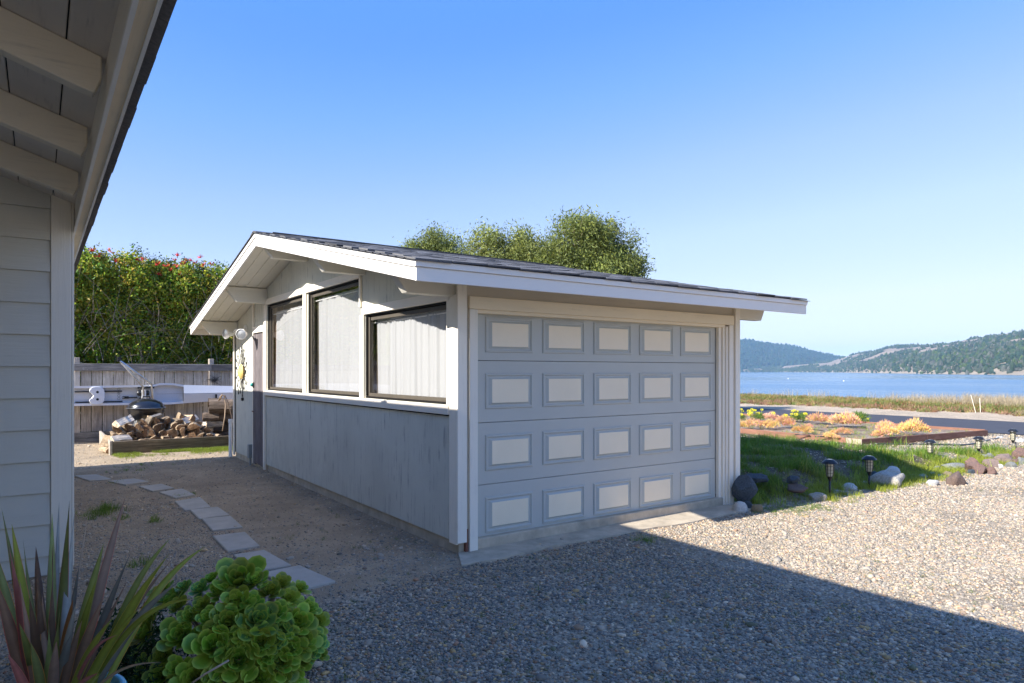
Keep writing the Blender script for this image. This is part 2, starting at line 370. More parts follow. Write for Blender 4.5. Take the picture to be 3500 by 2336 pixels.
def region(x, y):
    """bare colour of the earth: dirt by the buildings, grey gravel on the drive, sand beyond the road"""
    a = nz(x, y, 0.9, 5) * 0.5 + nz(x, y, 2.5, 6) * 0.3
    if x > 20.8: c = (0.60, 0.48, 0.34) if x < 24.5 else (0.28, 0.22, 0.15)
    elif x > 15.3: c = (0.30, 0.25, 0.18)
    elif y > -0.15 and x > 3.6: c = (0.20, 0.155, 0.10) if not (y < 1.3 and x > 9.2) else (0.42, 0.37, 0.29)
    elif y > -0.4 + 0.5 * a - 0.25 * (x + 1.5) * (x < 0) and x < 3.7: c = (0.46, 0.345, 0.225) if y < 7.5 else (0.50, 0.39, 0.265)
    else: c = (0.52, 0.42, 0.30)
    k = 1 + 0.22 * a
    return tuple(v * k for v in c)
xs = sorted(set([round(v, 3) for v in np.concatenate([np.linspace(-400, -20, 12), np.arange(-20, -4, 1.0), np.arange(-4, 16.5, 0.16), np.arange(16.5, 40, 0.5)])]))
ys = sorted(set([round(v, 3) for v in np.concatenate([np.linspace(-400, -20, 12), np.arange(-20, -5, 1.0), np.arange(-5, 13, 0.16), np.arange(13, 30, 0.8), np.linspace(30, 400, 12)])]))
gm = MB(); tl = []
for y in ys:
    for x in xs: gm.v.append((x, y, H(x, y))); gm.tints.append(region(x, y)); tl.append(0.12 if (y > -0.4 and x < 3.7 and y < 60) else (.5 if x > 20 else 1.0))
nx = len(xs)
for j in range(len(ys) - 1):
    for i in range(nx - 1): gm.f.append((j * nx + i, j * nx + i + 1, (j + 1) * nx + i + 1, (j + 1) * nx + i)); gm.mi.append(0)
m, nt, n, b = newmat('earth_and_gravel'); M_ground = m
a = N(nt, 'ShaderNodeAttribute', attribute_type='GEOMETRY', attribute_name='tint'); v, _ = coords(nt)
vo = N(nt, 'ShaderNodeTexVoronoi', feature='F1'); vo.inputs['Scale'].default_value = 46; nt.links.new(v, vo.inputs['Vector'])
vo2 = N(nt, 'ShaderNodeTexVoronoi', feature='F1'); vo2.inputs['Scale'].default_value = 120; nt.links.new(v, vo2.inputs['Vector'])
hsv = N(nt, 'ShaderNodeSeparateColor'); nt.links.new(vo.outputs['Color'], hsv.inputs[0])
cell = ramp(nt, hsv.outputs[0], [(0.0, g(0.55)), (0.5, g(0.95)), (0.85, g(1.15)), (1.0, g(1.7))])
cdist = ramp(nt, vo.outputs['Distance'], [(0.1, g(1.05)), (0.7, g(0.6))])
sa = N(nt, 'ShaderNodeAttribute', attribute_type='GEOMETRY', attribute_name='stony'); m1 = N(nt, 'ShaderNodeMath', operation='MULTIPLY'); m1.inputs[1].default_value = .75; nt.links.new(sa.outputs['Fac'], m1.inputs[0])
c = mix(nt, m1.outputs[0], a.outputs['Color'], cell, 'MULTIPLY'); c = mix(nt, m1.outputs[0], c, cdist, 'MULTIPLY')
c = mix(nt, .5, c, ramp(nt, noisetex(nt, v, 2.6, 5, .7), [(.35, g(.62)), (.65, g(1.2))]), 'MULTIPLY')
fn = noisetex(nt, v, 260, 3); c = mix(nt, 0.6, c, ramp(nt, fn, [(0.3, g(0.6)), (0.7, g(1.35))]), 'MULTIPLY')
nt.links.new(c, b.inputs['Base Color']); b.inputs['Roughness'].default_value = 0.95; b.inputs['Specular IOR Level'].default_value = 0.15
ad = N(nt, 'ShaderNodeMath', operation='ADD'); nt.links.new(vo.outputs['Distance'], ad.inputs[0]); nt.links.new(vo2.outputs['Distance'], ad.inputs[1])
iv = N(nt, 'ShaderNodeMath', operation='MULTIPLY'); iv.inputs[1].default_value = -1; nt.links.new(ad.outputs[0], iv.inputs[0]); bump(nt, b, iv.outputs[0], 0.7, 0.012)
gob = obj('ground', gm, M_ground, smooth=True, recalc=False)
at_ = gob.data.attributes.new('stony', 'FLOAT', 'POINT'); at_.data.foreach_set('value', np.array(tl, np.float32))
tag(gob, kind='structure', label='earth, dirt and gravel ground of the yard and the verge')
# road
rd = MB(); ysr = list(np.arange(-60, 120, 4.0))
for i, y in enumerate(ysr):
    w = 0.04 * math.sin(y * 1.3)
    rd.v += [(15.85 + w + (0.25 if y < 1 else 0), y, 0.012), (20.62 - w, y, 0.012)]
    if i: k = 2 * i; rd.f.append((k - 2, k - 1, k + 1, k)); rd.mi.append(0)
tag(obj('road', rd, M_asphalt), kind='structure', label='dark asphalt road between the planting bed and the sandy verge')
# apron in front of the garage door
ap = MB(); path = [(0.06, 0.12), (3.66, 0.12)] + [(3.7 - 3.85 * t, -0.29 - 0.03 * math.sin(t * 7) - 0.02 * math.sin(t * 23) - 0.008 * math.sin(t * 71)) for t in np.linspace(0, 1, 24)]
ap.prism(path, 'z', -0.12, 0.016)
tag(obj('concrete_apron', ap, M_cement), kind='structure', label='worn concrete threshold in front of the garage door')
# bay
wm = MB(); wm.add([(29, -5500, -2.5), (5800, -5500, -2.5), (5800, 5800, -2.5), (29, 5800, -2.5)], [(0, 1, 2, 3)])
tag(obj('bay_water', wm, M_water), kind='structure', label='blue water of the bay')

# ------------------------------------------------------------------ hills across the bay
def interp(tab, x):
    xsn = [t[0] for t in tab]; return [float(np.interp(x, xsn, [t[k] for t in tab])) for k in range(1, len(tab[0]))]
def hill(name, tab, zw, seed, cols, rows, shore_c, ground_c, amp, label, pw=0.8):
    """tab: photo column -> (skyline row, distance of the ridge, distance of the shore)"""
    xa, xb = tab[0][0], tab[-1][0]; grid = []; mb = MB()
    for i in range(cols + 1):
        x = xa + (xb - xa) * i / cols; ysk, dr, ds = interp(tab, x)
        zr = CAM.z + (YH - ysk) / FPX * dr; row = []
        for j in range(rows + 1):
            s = j / rows * 1.25
            d = ds + (dr - ds) * s
            f = min(1, s) ** pw if s <= 1 else 1 - (s - 1) * 1.2
            p = CAM + (FW + RT * ((x - 1750) / FPX)) * d
            nn = noise.noise(Vector((p.x / amp[1], p.y / amp[1], seed))) + 0.5 * noise.noise(Vector((p.x * 2.7 / amp[1], p.y * 2.7 / amp[1], seed)))
            z = zw + (zr - zw) * f + amp[0] * nn * min(1, s * 2.0) * (1 if s < .85 else .25)
            bl = 0.07
            if s < bl: z = zw - 1.5 + (z - zw + 1.5) * (s / bl) ** 0.6
            row.append((p.x, p.y, z)); mb.v.append((p.x, p.y, z))
            q = noise.noise(Vector((p.x / 60, p.y / 60, seed + 5)))
            c = shore_c if s < 0.05 + 0.05 * q else tuple(k * (1 + 0.3 * q) for k in ground_c)
            mb.tints.append(c)
        grid.append(row)
    for i in range(cols):
        for j in range(rows):
            k = i * (rows + 1) + j; mb.f.append((k, k + rows + 1, k + rows + 2, k + 1)); mb.mi.append(0)
    o = obj(name, mb, M_hill, smooth=True); tag(o, label, None, None, 'structure'); return grid
M_hill = tinted('hill_ground', 0.95, 'GEOMETRY', 0.1, 0, 0.35, 0.03)
M_forest = tinted('far_tree_foliage', 0.9, 'INSTANCER', 0.1, 0, 0.3, 0.4)
def blob_mesh(seed, tall):
    import bmesh
    bm = bmesh.new(); bmesh.ops.create_icosphere(bm, subdivisions=2, radius=1)
    for v in bm.verts:
        p = v.co.copy(); p *= 1 + 0.55 * noise.noise(p * 1.7 + Vector((seed, 0, 0))) + 0.35 * noise.noise(p * 4 + Vector((0, seed, 0)))
        if tall: k = (1 - (p.z + 1) / 2.3); p.x *= 0.35 + 0.65 * max(0, k); p.y *= 0.35 + 0.65 * max(0, k)
        v.co = Vector((p.x, p.y, (p.z + 0.75) * (1.3 if tall else 0.8)))
    me = bpy.data.meshes.new('far_tree'); bm.to_mesh(me); bm.free(); me.materials.append(M_forest); return me
blobs = [blob_mesh(3.3 * i, i % 2) for i in range(6)]
def forest(name, grid, count, keep, size, cols, label):
    P = []; S = []; T = []; Ro = []; K = []; nc = len(grid) - 1; nr = len(grid[0]) - 1
    while len(P) < count:
        u = rng.random() * nc; w = rng.random() ** 0.8 * nr; i, j = int(u), int(w); fu, fw_ = u - i, w - j
        if i >= nc or j >= nr: continue
        a = Vector(grid[i][j]).lerp(Vector(grid[i + 1][j]), fu); b_ = Vector(grid[i][j + 1]).lerp(Vector(grid[i + 1][j + 1]), fu); p = a.lerp(b_, fw_)
        pr = keep(p, w / nr)
        if rng.random() > pr: continue
        sz = rng.uniform(*size); c = cols[rng.integers(len(cols))]; k = rng.uniform(0.7, 1.35)
        P.append((p.x, p.y, p.z - 0.2 * sz)); S.append((sz, sz, sz * rng.uniform(0.8, 1.3))); T.append([q * k for q in c]); Ro.append((0, 0, rng.uniform(0, 6.3))); K.append(rng.integers(6))
    scatter(name, P, Ro, S, T, blobs, K, label=label)
gl_ = hill('hill_left', [(1200, 1150, 3900, 3300), (2100, 1158, 3800, 3200), (2523, 1166, 3700, 3100), (2566, 1168, 3700, 3100), (2640, 1181, 3700, 3050), (2687, 1183, 3700, 3050), (2721, 1189, 3700, 3000), (2764, 1203, 3700, 3000), (2840, 1220, 3700, 3000), (2880, 1226, 3700, 3000), (3000, 1245, 3700, 3000), (3200, 1262, 3700, 3000)],
           -2.5, 2, 160, 40, (0.36, 0.28, 0.20), (0.05, 0.07, 0.05), (14, 260), 'forested blue hill on the left across the bay')
forest('hill_left_forest', gl_, 21000, lambda p, s: 1.0 if s > .04 else .5, (4, 8.5), [(0.022, 0.045, 0.03), (0.03, 0.055, 0.03), (0.04, 0.05, 0.035)], 'dense forest covering the left hill')
rt_tab = [(2560, 1262, 2900, 2850), (2640, 1258, 3000, 2850), (2687, 1252, 2900, 2700), (2760, 1246, 2800, 2500), (2840, 1237, 2800, 2250), (2870, 1226, 2800, 2100), (2904, 1216, 2700, 1900), (2938, 1208, 2650, 1700), (2989, 1203, 2550, 1500), (3028, 1192, 2500, 1350), (3053, 1187, 2450, 1250), (3130, 1181, 2300, 1080), (3198, 1177, 2200, 960), (3266, 1172, 2100, 880), (3308, 1160, 2050, 850), (3347, 1155, 2000, 820), (3377, 1150, 1950, 800), (3436, 1141, 1900, 760), (3500, 1134, 1850, 730), (3900, 1095, 1700, 600), (4600, 1060, 1600, 500), (6500, 1060, 1500, 450)]
gr_ = hill('hill_right', rt_tab, -2.5, 9, 420, 60, (0.40, 0.33, 0.24), (0.34, 0.27, 0.20), (9, 170), 'brown hill with scattered trees on the right across the bay', 0.75)
def keep_r(p, s):
    q = noise.noise(Vector((p.x / 130, p.y / 130, 31))) + 0.8 * noise.noise(Vector((p.x / 38, p.y / 38, 4)))
    pr = ss((q + 0.10 - 0.42 * s) / 0.3)
    pr = max(pr, .75 * ss((.16 - abs(s - .12)) / .08)); return pr if 0.02 < s else .4 * pr
forest('hill_right_forest', gr_, 42000, keep_r, (1.4, 4.2), [(0.03, 0.055, 0.032), (0.045, 0.07, 0.035), (0.07, 0.085, 0.06), (0.10, 0.105, 0.085), (0.035, 0.06, 0.04), (0.06, 0.09, 0.03)], 'scattered trees and scrub on the right hill')

# ------------------------------------------------------------------ stones of the drive
M_peb = tinted('pebble_stone', 0.75, 'INSTANCER', 0.35, 0, 0.35, 55, 0.2)
pebs = [rock_mesh('pebble', 11 + i, 1, 0.35, M_peb, random.Random(i).uniform(0.4, 0.75), True, 6) for i in range(10)]
pal = [(0.105, 0.12, 0.14)] * 6 + [(0.16, 0.175, 0.19)] * 6 + [(0.21, 0.215, 0.22)] * 4 + [(0.27, 0.26, 0.25)] * 3 + [(0.19, 0.155, 0.13)] * 2 + [(0.30, 0.25, 0.18), (0.23, 0.16, 0.13), (0.33, 0.26, 0.15), (0.36, 0.35, 0.33), (0.11, 0.13, 0.10)]
slabs_poly = []
P = []; S = []; T = []; Ro = []; K = []
def gravel_density(x, y):
    a = nz(x, y, 0.8, 12); b_ = nz(x, y, 2.2, 15)
    if x > 15: return 0
    if y < -0.30 or (x > 3.75 and y < -0.15):
        k = 1.0
        if a + 0.5 * b_ > 0.22: k = 0.30                        # trodden sandy patches
        if x < 0.6 and y > -1.0: k *= 0.5
        k *= 1 - .5 * max(0, 1 - abs(x - .55 + .15 * a) / .28) * ss((-y - .6)) - .35 * max(0, 1 - abs(x - 2.2 + .15 * a) / .28) * ss((-y - .6))   # wheel tracks
        return k
    if x > 3.65: return 0.06 if not (x > 9 and y < 1.4) else 0.5
    if x > 0: return 0.0 if y > 0 else 0.25
    if x < -1.3 and y < 4.5: return 0.34 + 0.5 * a               # pebbles beside the path
    return 0.10 + 0.30 * ss(a * 3) * ss((x + 1.2) / 0.8) + 0.1 * (abs(x) < 0.25)
cnt = 0
while cnt < 165000:
    d = 2.4 * (16 / 2.4) ** rng.random()
    if d < 4.6 and rng.random() > (d / 4.6) ** 2: continue
    xp = rng.uniform(-400, 3900); q = CAM + (FW + RT * ((xp - 1750) / FPX)) * d
    x, y = q.x, q.y
    if x < -2.7 and y > 1.2: continue
    if rng.random() > gravel_density(x, y): continue
    big = rng.random()
    dirt = (y > -0.30 and x < 3.6)
    r = (0.0056 + 0.0092 * rng.random() ** 1.8) * (1.0 if big < .98 else (1.7 if big < .997 else 2.3)) * (0.75 if dirt and big < .97 else 1)
    r *= 1 + 0.05 * max(0, d - 5)
    P.append((x, y, H(x, y) + r * 0.15)); S.append((r * rng.uniform(.9, 1.5), r * rng.uniform(.8, 1.1), r)); Ro.append((rng.normal(0, .25), rng.normal(0, .25), rng.uniform(0, 6.3)))
    c = pal[rng.integers(len(pal))]; k = rng.uniform(1.1, 2.05); c = (c[0] * 1.3, c[1] * 1.02, c[2] * .72)
    if x > 1.5 or dirt: c = tuple(ci * .75 + w * .25 for ci, w in zip(c, (0.42, 0.37, 0.30)))  # tan in the dirt; beyond the shadow edge, sunlit paleness put into the tint
    T.append([ci * k for ci in c]); K.append(rng.integers(10)); cnt += 1
scatter('gravel', P, Ro, S, T, pebs, K, label='loose grey and tan pebbles of the gravel drive')

# stepping stones (corners read off the photograph, lifted on to the ground)
sc = [(-2.28, 6.42, 2), (-1.98, 6.32, 4), (-1.66, 5.72, 8), (-1.42, 4.92, 10), (-1.33, 4.02, 9)]
DD = 3500 / 2350
quads = [[(172, 1092), (205, 1102.5), (258, 1099), (222, 1089)], [(248, 1103), (290, 1112.5), (341, 1105), (308, 1097.5)], [(317, 1116), (350, 1127), (402, 1120), (372, 1110)],
         [(365, 1129), (402, 1142), (448, 1135), (418, 1121.5)], [(401, 1151), (422, 1171), (484, 1163), (460, 1141)], [(436, 1171), (458, 1190), (528, 1181), (500, 1163)],
         [(463, 1191), (489, 1216), (557, 1208), (530, 1184)], [(485, 1229), (520, 1264), (596, 1252), (563, 1221)], [(535, 1272), (586, 1310), (668, 1297), (606, 1262)], [(605, 1314), (676, 1356), (769, 1332), (686, 1296)]]
names_ = ['farthest stepping stone, half hidden behind the house corner post', 'second stepping stone from the far end, by the weeds', 'third stepping stone from the far end of the path', 'dark stepping stone with a small weed at its right corner',
          'fifth stepping stone from the far end, where the path turns', 'stepping stone sixth from the far end, just below the turn', 'stepping stone seventh from the far end, touching the one above', 'stepping stone third from the succulent clump',
          'large stepping stone second nearest the succulents', 'nearest stepping stone, beside the green succulent clump']
for qd, lb in zip(quads, names_):
    pts = [onz(x * DD, y * DD, 0.02) + Vector((rng.normal(0, .004), rng.normal(0, .004), 0)) for x, y in qd]; c = sum(pts, Vector()) / 4
    mb = MB(); k = 5; top = []
    o = obj('stepping_stone', mb.prism([(p.x - c.x, p.y - c.y) for p in pts], 'z', -0.055, 0.0), M_slab, bevel=0.006)
    o.location = (c.x, c.y, 0.02); o.rotation_euler = (rng.normal(0, .012), rng.normal(0, .012), 0); tag(o, lb, 'stepping stone', 'stepping stones of the garden path')
    slabs_poly.append([(p.x, p.y) for p in pts])

# ------------------------------------------------------------------ garage
GAR = thing('garage', 'grey painted wooden garage with cream trim and low gabled roof', 'garage', (1.8, 3.8, 0))
YP = 3.77; YN, YFAR = -0.487, 8.03; XL, XR = -0.63, 4.18; ZR0 = 3.17; SL = 0.2115
def ztop(y): return ZR0 - SL * abs(y - YP)
def zsof(y): return ztop(y) - 0.055
XW = 3.63; YW = 7.62
# side wall in pieces round the three windows
LW, MW, RW = (3.88, 5.56, 1.215, 2.48), (2.03, 3.72, 1.22, 2.48), (0.17, 1.90, 1.22, 2.08)
w = MB()
def wallstrip(y0, y1, z0, th=0.10):
    pts = [(y0, z0), (y1, z0), (y1, zsof(y1) - .002)] + ([(YP, zsof(YP) - .002)] if y0 < YP < y1 else []) + [(y0, zsof(y0) - .002)]
    w.prism(pts, 'x', 0.0, th)
w.box(0, .1, 0.06, YW, 0.10, 1.215)
for y0, y1, z0 in ((.06, .17, 1.215), (.17, 1.90, 2.08), (1.90, 2.03, 1.215), (2.03, 3.72, 2.48), (3.72, 3.88, 1.215), (3.88, 5.56, 2.48), (5.56, YW, 1.215)): wallstrip(y0, y1, z0)
obj('side_wall', w, M_gsiding, GAR)
w = MB(); w.box(0.06, XW, 0.02, 0.10, 2.10, zsof(0)); w.box(0.05, 0.12, 0.02, .1, .10, 2.1); w.box(3.54, XW, 0.02, .1, .10, 2.1); obj('front_wall', w, M_gsidingx, GAR)
w = MB(); w.box(0, XW, YW - .1, YW - 0.001, .1, zsof(YW)); obj('back_wall', w, M_gsiding, GAR)
w = MB()
for y0, y1 in ((0.1, YP), (YP, YW - .1)): w.prism([(y0, .1), (y1, .1), (y1, zsof(y1) - .002), (y0, zsof(y0) - .002)], 'x', XW - .1, XW)
obj('far_wall', w, M_gsiding, GAR)
w = MB(); w.box(0.018, XW - .02, .03, YW - .02, -.25, .098); obj('foundation', w, M_cement, GAR, bevel=.006)
w = MB(); w.box(.1, 3.5, .1, 7.5, .099, .104); w.box(1.2, 1.22, .3, 7.3, .1, 2.3); obj('dark_interior', w, M_dark, GAR)  # near-black floor and upright sheet put in for the dark interior
# trim of the side wall
def trim(y0, y1, z0, z1, name='trim_board', x=(-0.024, -0.001), mt=None, par=GAR): return obj(name, MB().box(x[0], x[1], y0, y1, z0, z1), mt or (M_trimy if y1 - y0 > z1 - z0 else M_trim), par, bevel=.003)
trim(0.0, .115, .085, 2.12, 'corner_board'); obj('corner_board', MB().box(-.024, .066, -.024, -.001, .10, 2.20), M_trim, GAR, bevel=.003)
trim(.118, .17, 1.215, 2.11, x=(-.02, -.001)); trim(.118, 5.66, 1.135, 1.212, 'window_sill', x=(-.034, -.001))
trim(.118, 5.62, 1.122, 1.133, x=(-.010, -.001), mt=M_frame)
trim(.118, 1.93, 2.083, 2.165, 'head_trim', x=(-.026, -.001)); trim(2.0, 5.61, 2.483, 2.565, 'head_trim', x=(-.026, -.001))
trim(1.905, 2.012, 1.215, 2.081, 'mullion_board'); trim(1.99, 2.026, 2.17, 2.48, 'mullion_board'); trim(3.755, 3.875, 1.215, 2.481, 'mullion_board'); trim(5.575, 5.66, 1.215, 2.481, 'mullion_board')
trim(5.64, 5.675, .02, 1.132, 'door_trim', x=(-.035, -.001)); trim(5.664, 5.70, 1.215, 2.48, 'door_trim'); trim(6.29, 6.325, .05, 2.62, 'door_trim', x=(-.03, -.001)); trim(5.70, 6.288, 2.09, 2.19, 'door_trim', x=(-.03, -.001)); trim(5.70, 5.735, .05, 2.088, 'door_trim')
trim(7.56, 7.64, .05, 2.3, 'corner_board')
# weathered plank door
dr = obj('plank_door', MB().box(-.004, .02, 5.737, 6.288, .06, 2.088), M_dark, GAR)
for i in range(4): obj('plank', MB().box(-.026 - .002 * (i % 2), -.005, 5.74 + i * .1372, 5.74 + i * .1372 + .131, .05 + .01 * (i % 3), 2.07), M_plank, dr, bevel=.003)
kn = MB(); kn.lathe([(0, -.075), (.022, -.072), (.028, -.055), (.026, -.04), (.012, -.035), (.012, -.026)], (0, 6.26, 1.282), 16, 'x'); obj('door_knob', kn, M_teal, dr, smooth=True)
hg = MB(); hg.box(-.034, -.028, 6.20, 6.30, 1.235, 1.32); obj('latch_plate', hg, M_iron, dr); hg = MB(); hg.tube([(-.035, 6.31, .86), (-.05, 6.26, .87), (-.035, 6.21, .86)], .007, 6); obj('hasp', hg, M_rust, dr)
# windows
def window(y0, y1, z0, z1, curtain_y1, ztopc, folds, seed, brown):
    fr = MB(); d0, d1 = .004, .055
    for a in ((y0, y1, z0, z0 + .014), (y0, y1, z1 - .016, z1), (y0, y0 + .014, z0 + .022, z1 - .022), (y1 - .03, y1, z0 + .022, z1 - .022)): fr.box(d0, d1, *a)
    W = obj('window', fr, M_frame, GAR, bevel=.002)
    tk = MB(); tk.box(.02, .05, y0 + .022, y1 - .03, z0 + .0145, z0 + .05); tk.box(.02, .05, y1 - .06, y1 - .03, z0 + .05, z1 - .022); tk.box(.026, .05, y0 + .022, y1 - .075, z1 - .06, z1 - .022); obj('window_track', tk, M_track, W, bevel=.002)
    obj('pane', MB().box(.030, .034, y0 + .022, y1 - .075, z0 + .05, z1 - .06), M_glass, W)
    cm = MB(); rs = random.Random(seed); nu, nv = 150, 14; ph = [(rs.uniform(3, 28), rs.uniform(0, 6), rs.uniform(.15, 1)) for _ in range(8)]
    for j in range(nv + 1):
        v_ = j / nv
        for i in range(nu + 1):
            u = i / nu; y = y0 - .02 + (curtain_y1 - y0 + .02) * u
            y += (0.05 * (1 - v_) ** 2 * u ** 6) * brown
            dx = sum(a_ * math.sin(f_ * u * 6.283 * folds / 12 + p_ + 0.5 * v_) for f_, p_, a_ in ph) * .006
            dx += .010 * max(0, math.sin(u * 47 + seed)) ** 6 * (1.2 - v_)
            gather = ss((v_ - .93) / .04) * .004 * math.sin(u * 260)
            cm.v.append((.088 + dx + gather, y, z0 - .03 + (ztopc - z0 + .03) * v_))
    for j in range(nv):
        for i in range(nu): k = j * (nu + 1) + i; cm.f.append((k, k + 1, k + nu + 2, k + nu + 1)); cm.mi.append(0)
    cu = obj('curtain', cm, M_cloth, W, smooth=True)
    obj('curtain_rod', MB().tube([(.085, y0, ztopc - .03), (.085, y1, ztopc - .03)], .008, 8), M_white, W)
    jb = MB(); jb.box(.056, .10, y1 - .022, y1, z0, z1); jb.box(.101, .2, y1 - .10, y1 + .1, z0 - .05, z1 + .05); obj('window_jamb', jb, M_brown if brown else M_track, W)
    return W
window(*LW, 5.43, 2.37, 7, 3, 1); window(*MW, 3.60, 2.41, 6, 8, 0); window(*RW, 1.79, 2.03, 14, 5, 0)
# look-out beams
for i, (yc, zb) in enumerate(((.105, 2.11), (1.95, 2.50), (3.77, 2.885), (5.62, 2.50), (7.46, 2.115))):
    for side in (0, 1):
        zt_ = zsof(yc) - (.004 if i != 2 else .014); mb = MB(); y0, y1 = yc - .048, yc + .048
        if side == 0: mb.prism([(-.001, zb), (-.43, zb), (-.585, zt_ - .03), (-.585, zt_), (-.001, zt_)], 'y', y0, y1)
        elif i == 0: mb.prism([(XW + .001, zb - .03), (XW + .43, zb - .03), (XW + .545, zt_ - .03), (XW + .545, zt_), (XW + .001, zt_)], 'y', y0 - .06, y1 - .06)
        else: continue
        obj('roof_beam', mb, M_beam, GAR, bevel=.004)
# soffit boards and roof
for sgn in (-1, 1):
    nb = 5; xa, xb = XL + .03, -.002
    for k in range(4):
        x0 = xa + (xb - xa) * k / 4; x1 = xa + (xb - xa) * (k + 1) / 4 - .005
        ya, yb = (YP + .001, YFAR - .03) if sgn > 0 else (YN + .03, YP - .001)
        obj('soffit_board', MB().prism([(ya, zsof(ya)), (yb, zsof(yb)), (yb, zsof(yb) + .02), (ya, zsof(ya) + .02)], 'x', x0, x1), M_soffit, GAR)
    ya, yb = (YP, YFAR - .02) if sgn > 0 else (YN + .02, YP)
    obj('roof_deck', MB().prism([(ya, zsof(ya) + .021), (yb, zsof(yb) + .021), (yb, ztop(yb) - .002), (ya, ztop(ya) - .002)], 'x', XL + .02, XR - .02), M_soffit, GAR)
    obj('roof_deck', MB().prism([(ya, zsof(ya) + .001), (yb, zsof(yb) + .001), (yb, zsof(yb) + .0205), (ya, zsof(ya) + .0205)], 'x', 0.001, XR - .02), M_soffit, GAR)
for X0, X1 in ((XL, XL + .022), (XR - .022, XR)):          # rakes: deep board, narrow board above, cream frieze behind
    for ya, yb in ((YN, YP), (YFAR, YP)):
        obj('rake_board', MB().prism([(ya, ztop(ya) - .142), (yb, ztop(yb) - .152), (yb, ztop(yb) - .048), (ya, ztop(ya) - .048)], 'x', X0, X1), M_rake, GAR, bevel=.002)
        e = -.012 if X0 < 0 else .012
        obj('rake_moulding', MB().prism([(ya, ztop(ya) - .046), (yb, ztop(yb) - .046), (yb, ztop(yb) + .002), (ya, ztop(ya) + .002)], 'x', min(X0, X0 + e), max(X1, X1 + e)), M_rake, GAR, bevel=.002)
for Y0, Y1, e in ((YN - .002, YN + .018, -.012), (YFAR - .018, YFAR + .002, .012)):
    obj('fascia_board', MB().prism([(XL - .002, ztop(YN) - .142), (XR - .03, ztop(YN) - .142), (XR - .004, ztop(YN) - .044), (XL - .002, ztop(YN) - .044)], 'y', Y0, Y1), M_fascia, GAR, bevel=.002)
    obj('fascia_moulding', MB().prism([(XL - .013, ztop(YN) - .042), (XR - .002, ztop(YN) - .042), (XR + .013, ztop(YN) + .003), (XL - .013, ztop(YN) + .003)], 'y', min(Y0, Y0 + e), max(Y1, Y1 + e)), M_fascia, GAR, bevel=.002)
# shingles: 300 nearest on the front slope one by one, the rest as one part
SW, SH = 0.30, 0.142; sh_me = MB().box(0, SW - .006, -.003, SH + .045, 0, .013).mesh('shingle'); sh_me.materials.append(M_shingle); fixn(sh_me)
tabs = []
ang = math.atan(SL); rowsn = int((YP - YN + .03) / math.cos(ang) / SH) + 1
for r_ in range(rowsn):
    off = (r_ * 0.137) % SW
    for c_ in range(-1, int((XR - XL) / SW) + 2):
        x = XL - .022 + off - SW + c_ * SW; s = -.028 + r_ * SH
        if x < XL - .03 or x + SW > XR + .04: continue
        y = YN + s * math.cos(ang); z = ztop(YN) + s * math.sin(ang) + .003
        if y > YP - .02: continue
        tabs.append((x, y, z + .002 + rng.uniform(0, .007), rng.normal(0, .006)))
tabs.sort(key=lambda t: (Vector(t[:3]) - CAM).length * (1.0 if t[2] < 2.9 else .9))
for x, y, z, a_ in tabs[:300]:
    o = obj('shingle', sh_me, None, GAR); o.location = (x, y + rng.uniform(-.006, .006), z); o.rotation_euler = (ang, -.02 + rng.normal(0, .004), a_)
rest = MB()
def shbox(mb, x, y, z, sg):
    c, s_ = math.cos(ang), math.sin(ang) * sg; vs = []
    for zz in (0, .012):
        for yy in (-.003, SH + .045):
            for xx in (0, SW - .006): vs.append((x + xx, y + sg * (yy * c) - sg * 0, z + yy * abs(s_) + zz))
    mb.add(vs, [(0, 2, 3, 1), (4, 5, 7, 6), (0, 1, 5, 4), (2, 6, 7, 3), (0, 4, 6, 2), (1, 3, 7, 5)])
for x, y, z, a_ in tabs[300:]: shbox(rest, x, y, z, 1)
for r_ in range(rowsn):
    for c_ in range(0, int((XR - XL) / SW) + 1):
        x = XL - .02 + (r_ * .137) % SW + (c_ - 1) * SW
        if x < XL - .03 or x + SW > XR + .04: continue
        s = -.028 + r_ * SH; y = YFAR - s * math.cos(ang); z = ztop(YFAR) + s * math.sin(ang) + .006
        if y < YP: continue
        shbox(rest, x, y, z, -1)
for X in (XL - .03, XR - .0): # short filler tabs at the rakes
    for r_ in range(rowsn):
        s = -.028 + r_ * SH; wd = rng.uniform(.05, .12)
        for sg, y in ((1, YN + s * math.cos(ang)), (-1, YFAR - s * math.cos(ang))):
            if (sg > 0 and y > YP) or (sg < 0 and y < YP): continue
            z = ztop(YN) + s * math.sin(ang) + .004; c, s_ = math.cos(ang), math.sin(ang)
            xx0, xx1 = (X, XL + SW * .9) if X < 0 else (XR - SW, X + .03)
            vs = [(xx, y + sg * yy * c, z + yy * s_ + zz) for zz in (0, .006) for yy in (-.003, SH + .03) for xx in (xx0, xx1)]
            rest.add(vs, [(0, 2, 3, 1), (4, 5, 7, 6), (0, 1, 5, 4), (2, 6, 7, 3), (0, 4, 6, 2), (1, 3, 7, 5)])
obj('remaining_shingles', rest, M_shingle, GAR, kind='stuff')
for k in range(16): # ridge caps
    x = XL - .03 + k * .302; cap = MB(); cap.prism([(YP - .13, ztop(YP - .13) + .012), (YP, ztop(YP) + .014), (YP + .13, ztop(YP + .13) + .012), (YP + .13, ztop(YP + .13) + .022), (YP, ztop(YP) + .028 + .004 * (k % 2)), (YP - .13, ztop(YP - .13) + .022)], 'x', x, x + .31)
    obj('ridge_cap', cap, M_shingle, GAR)
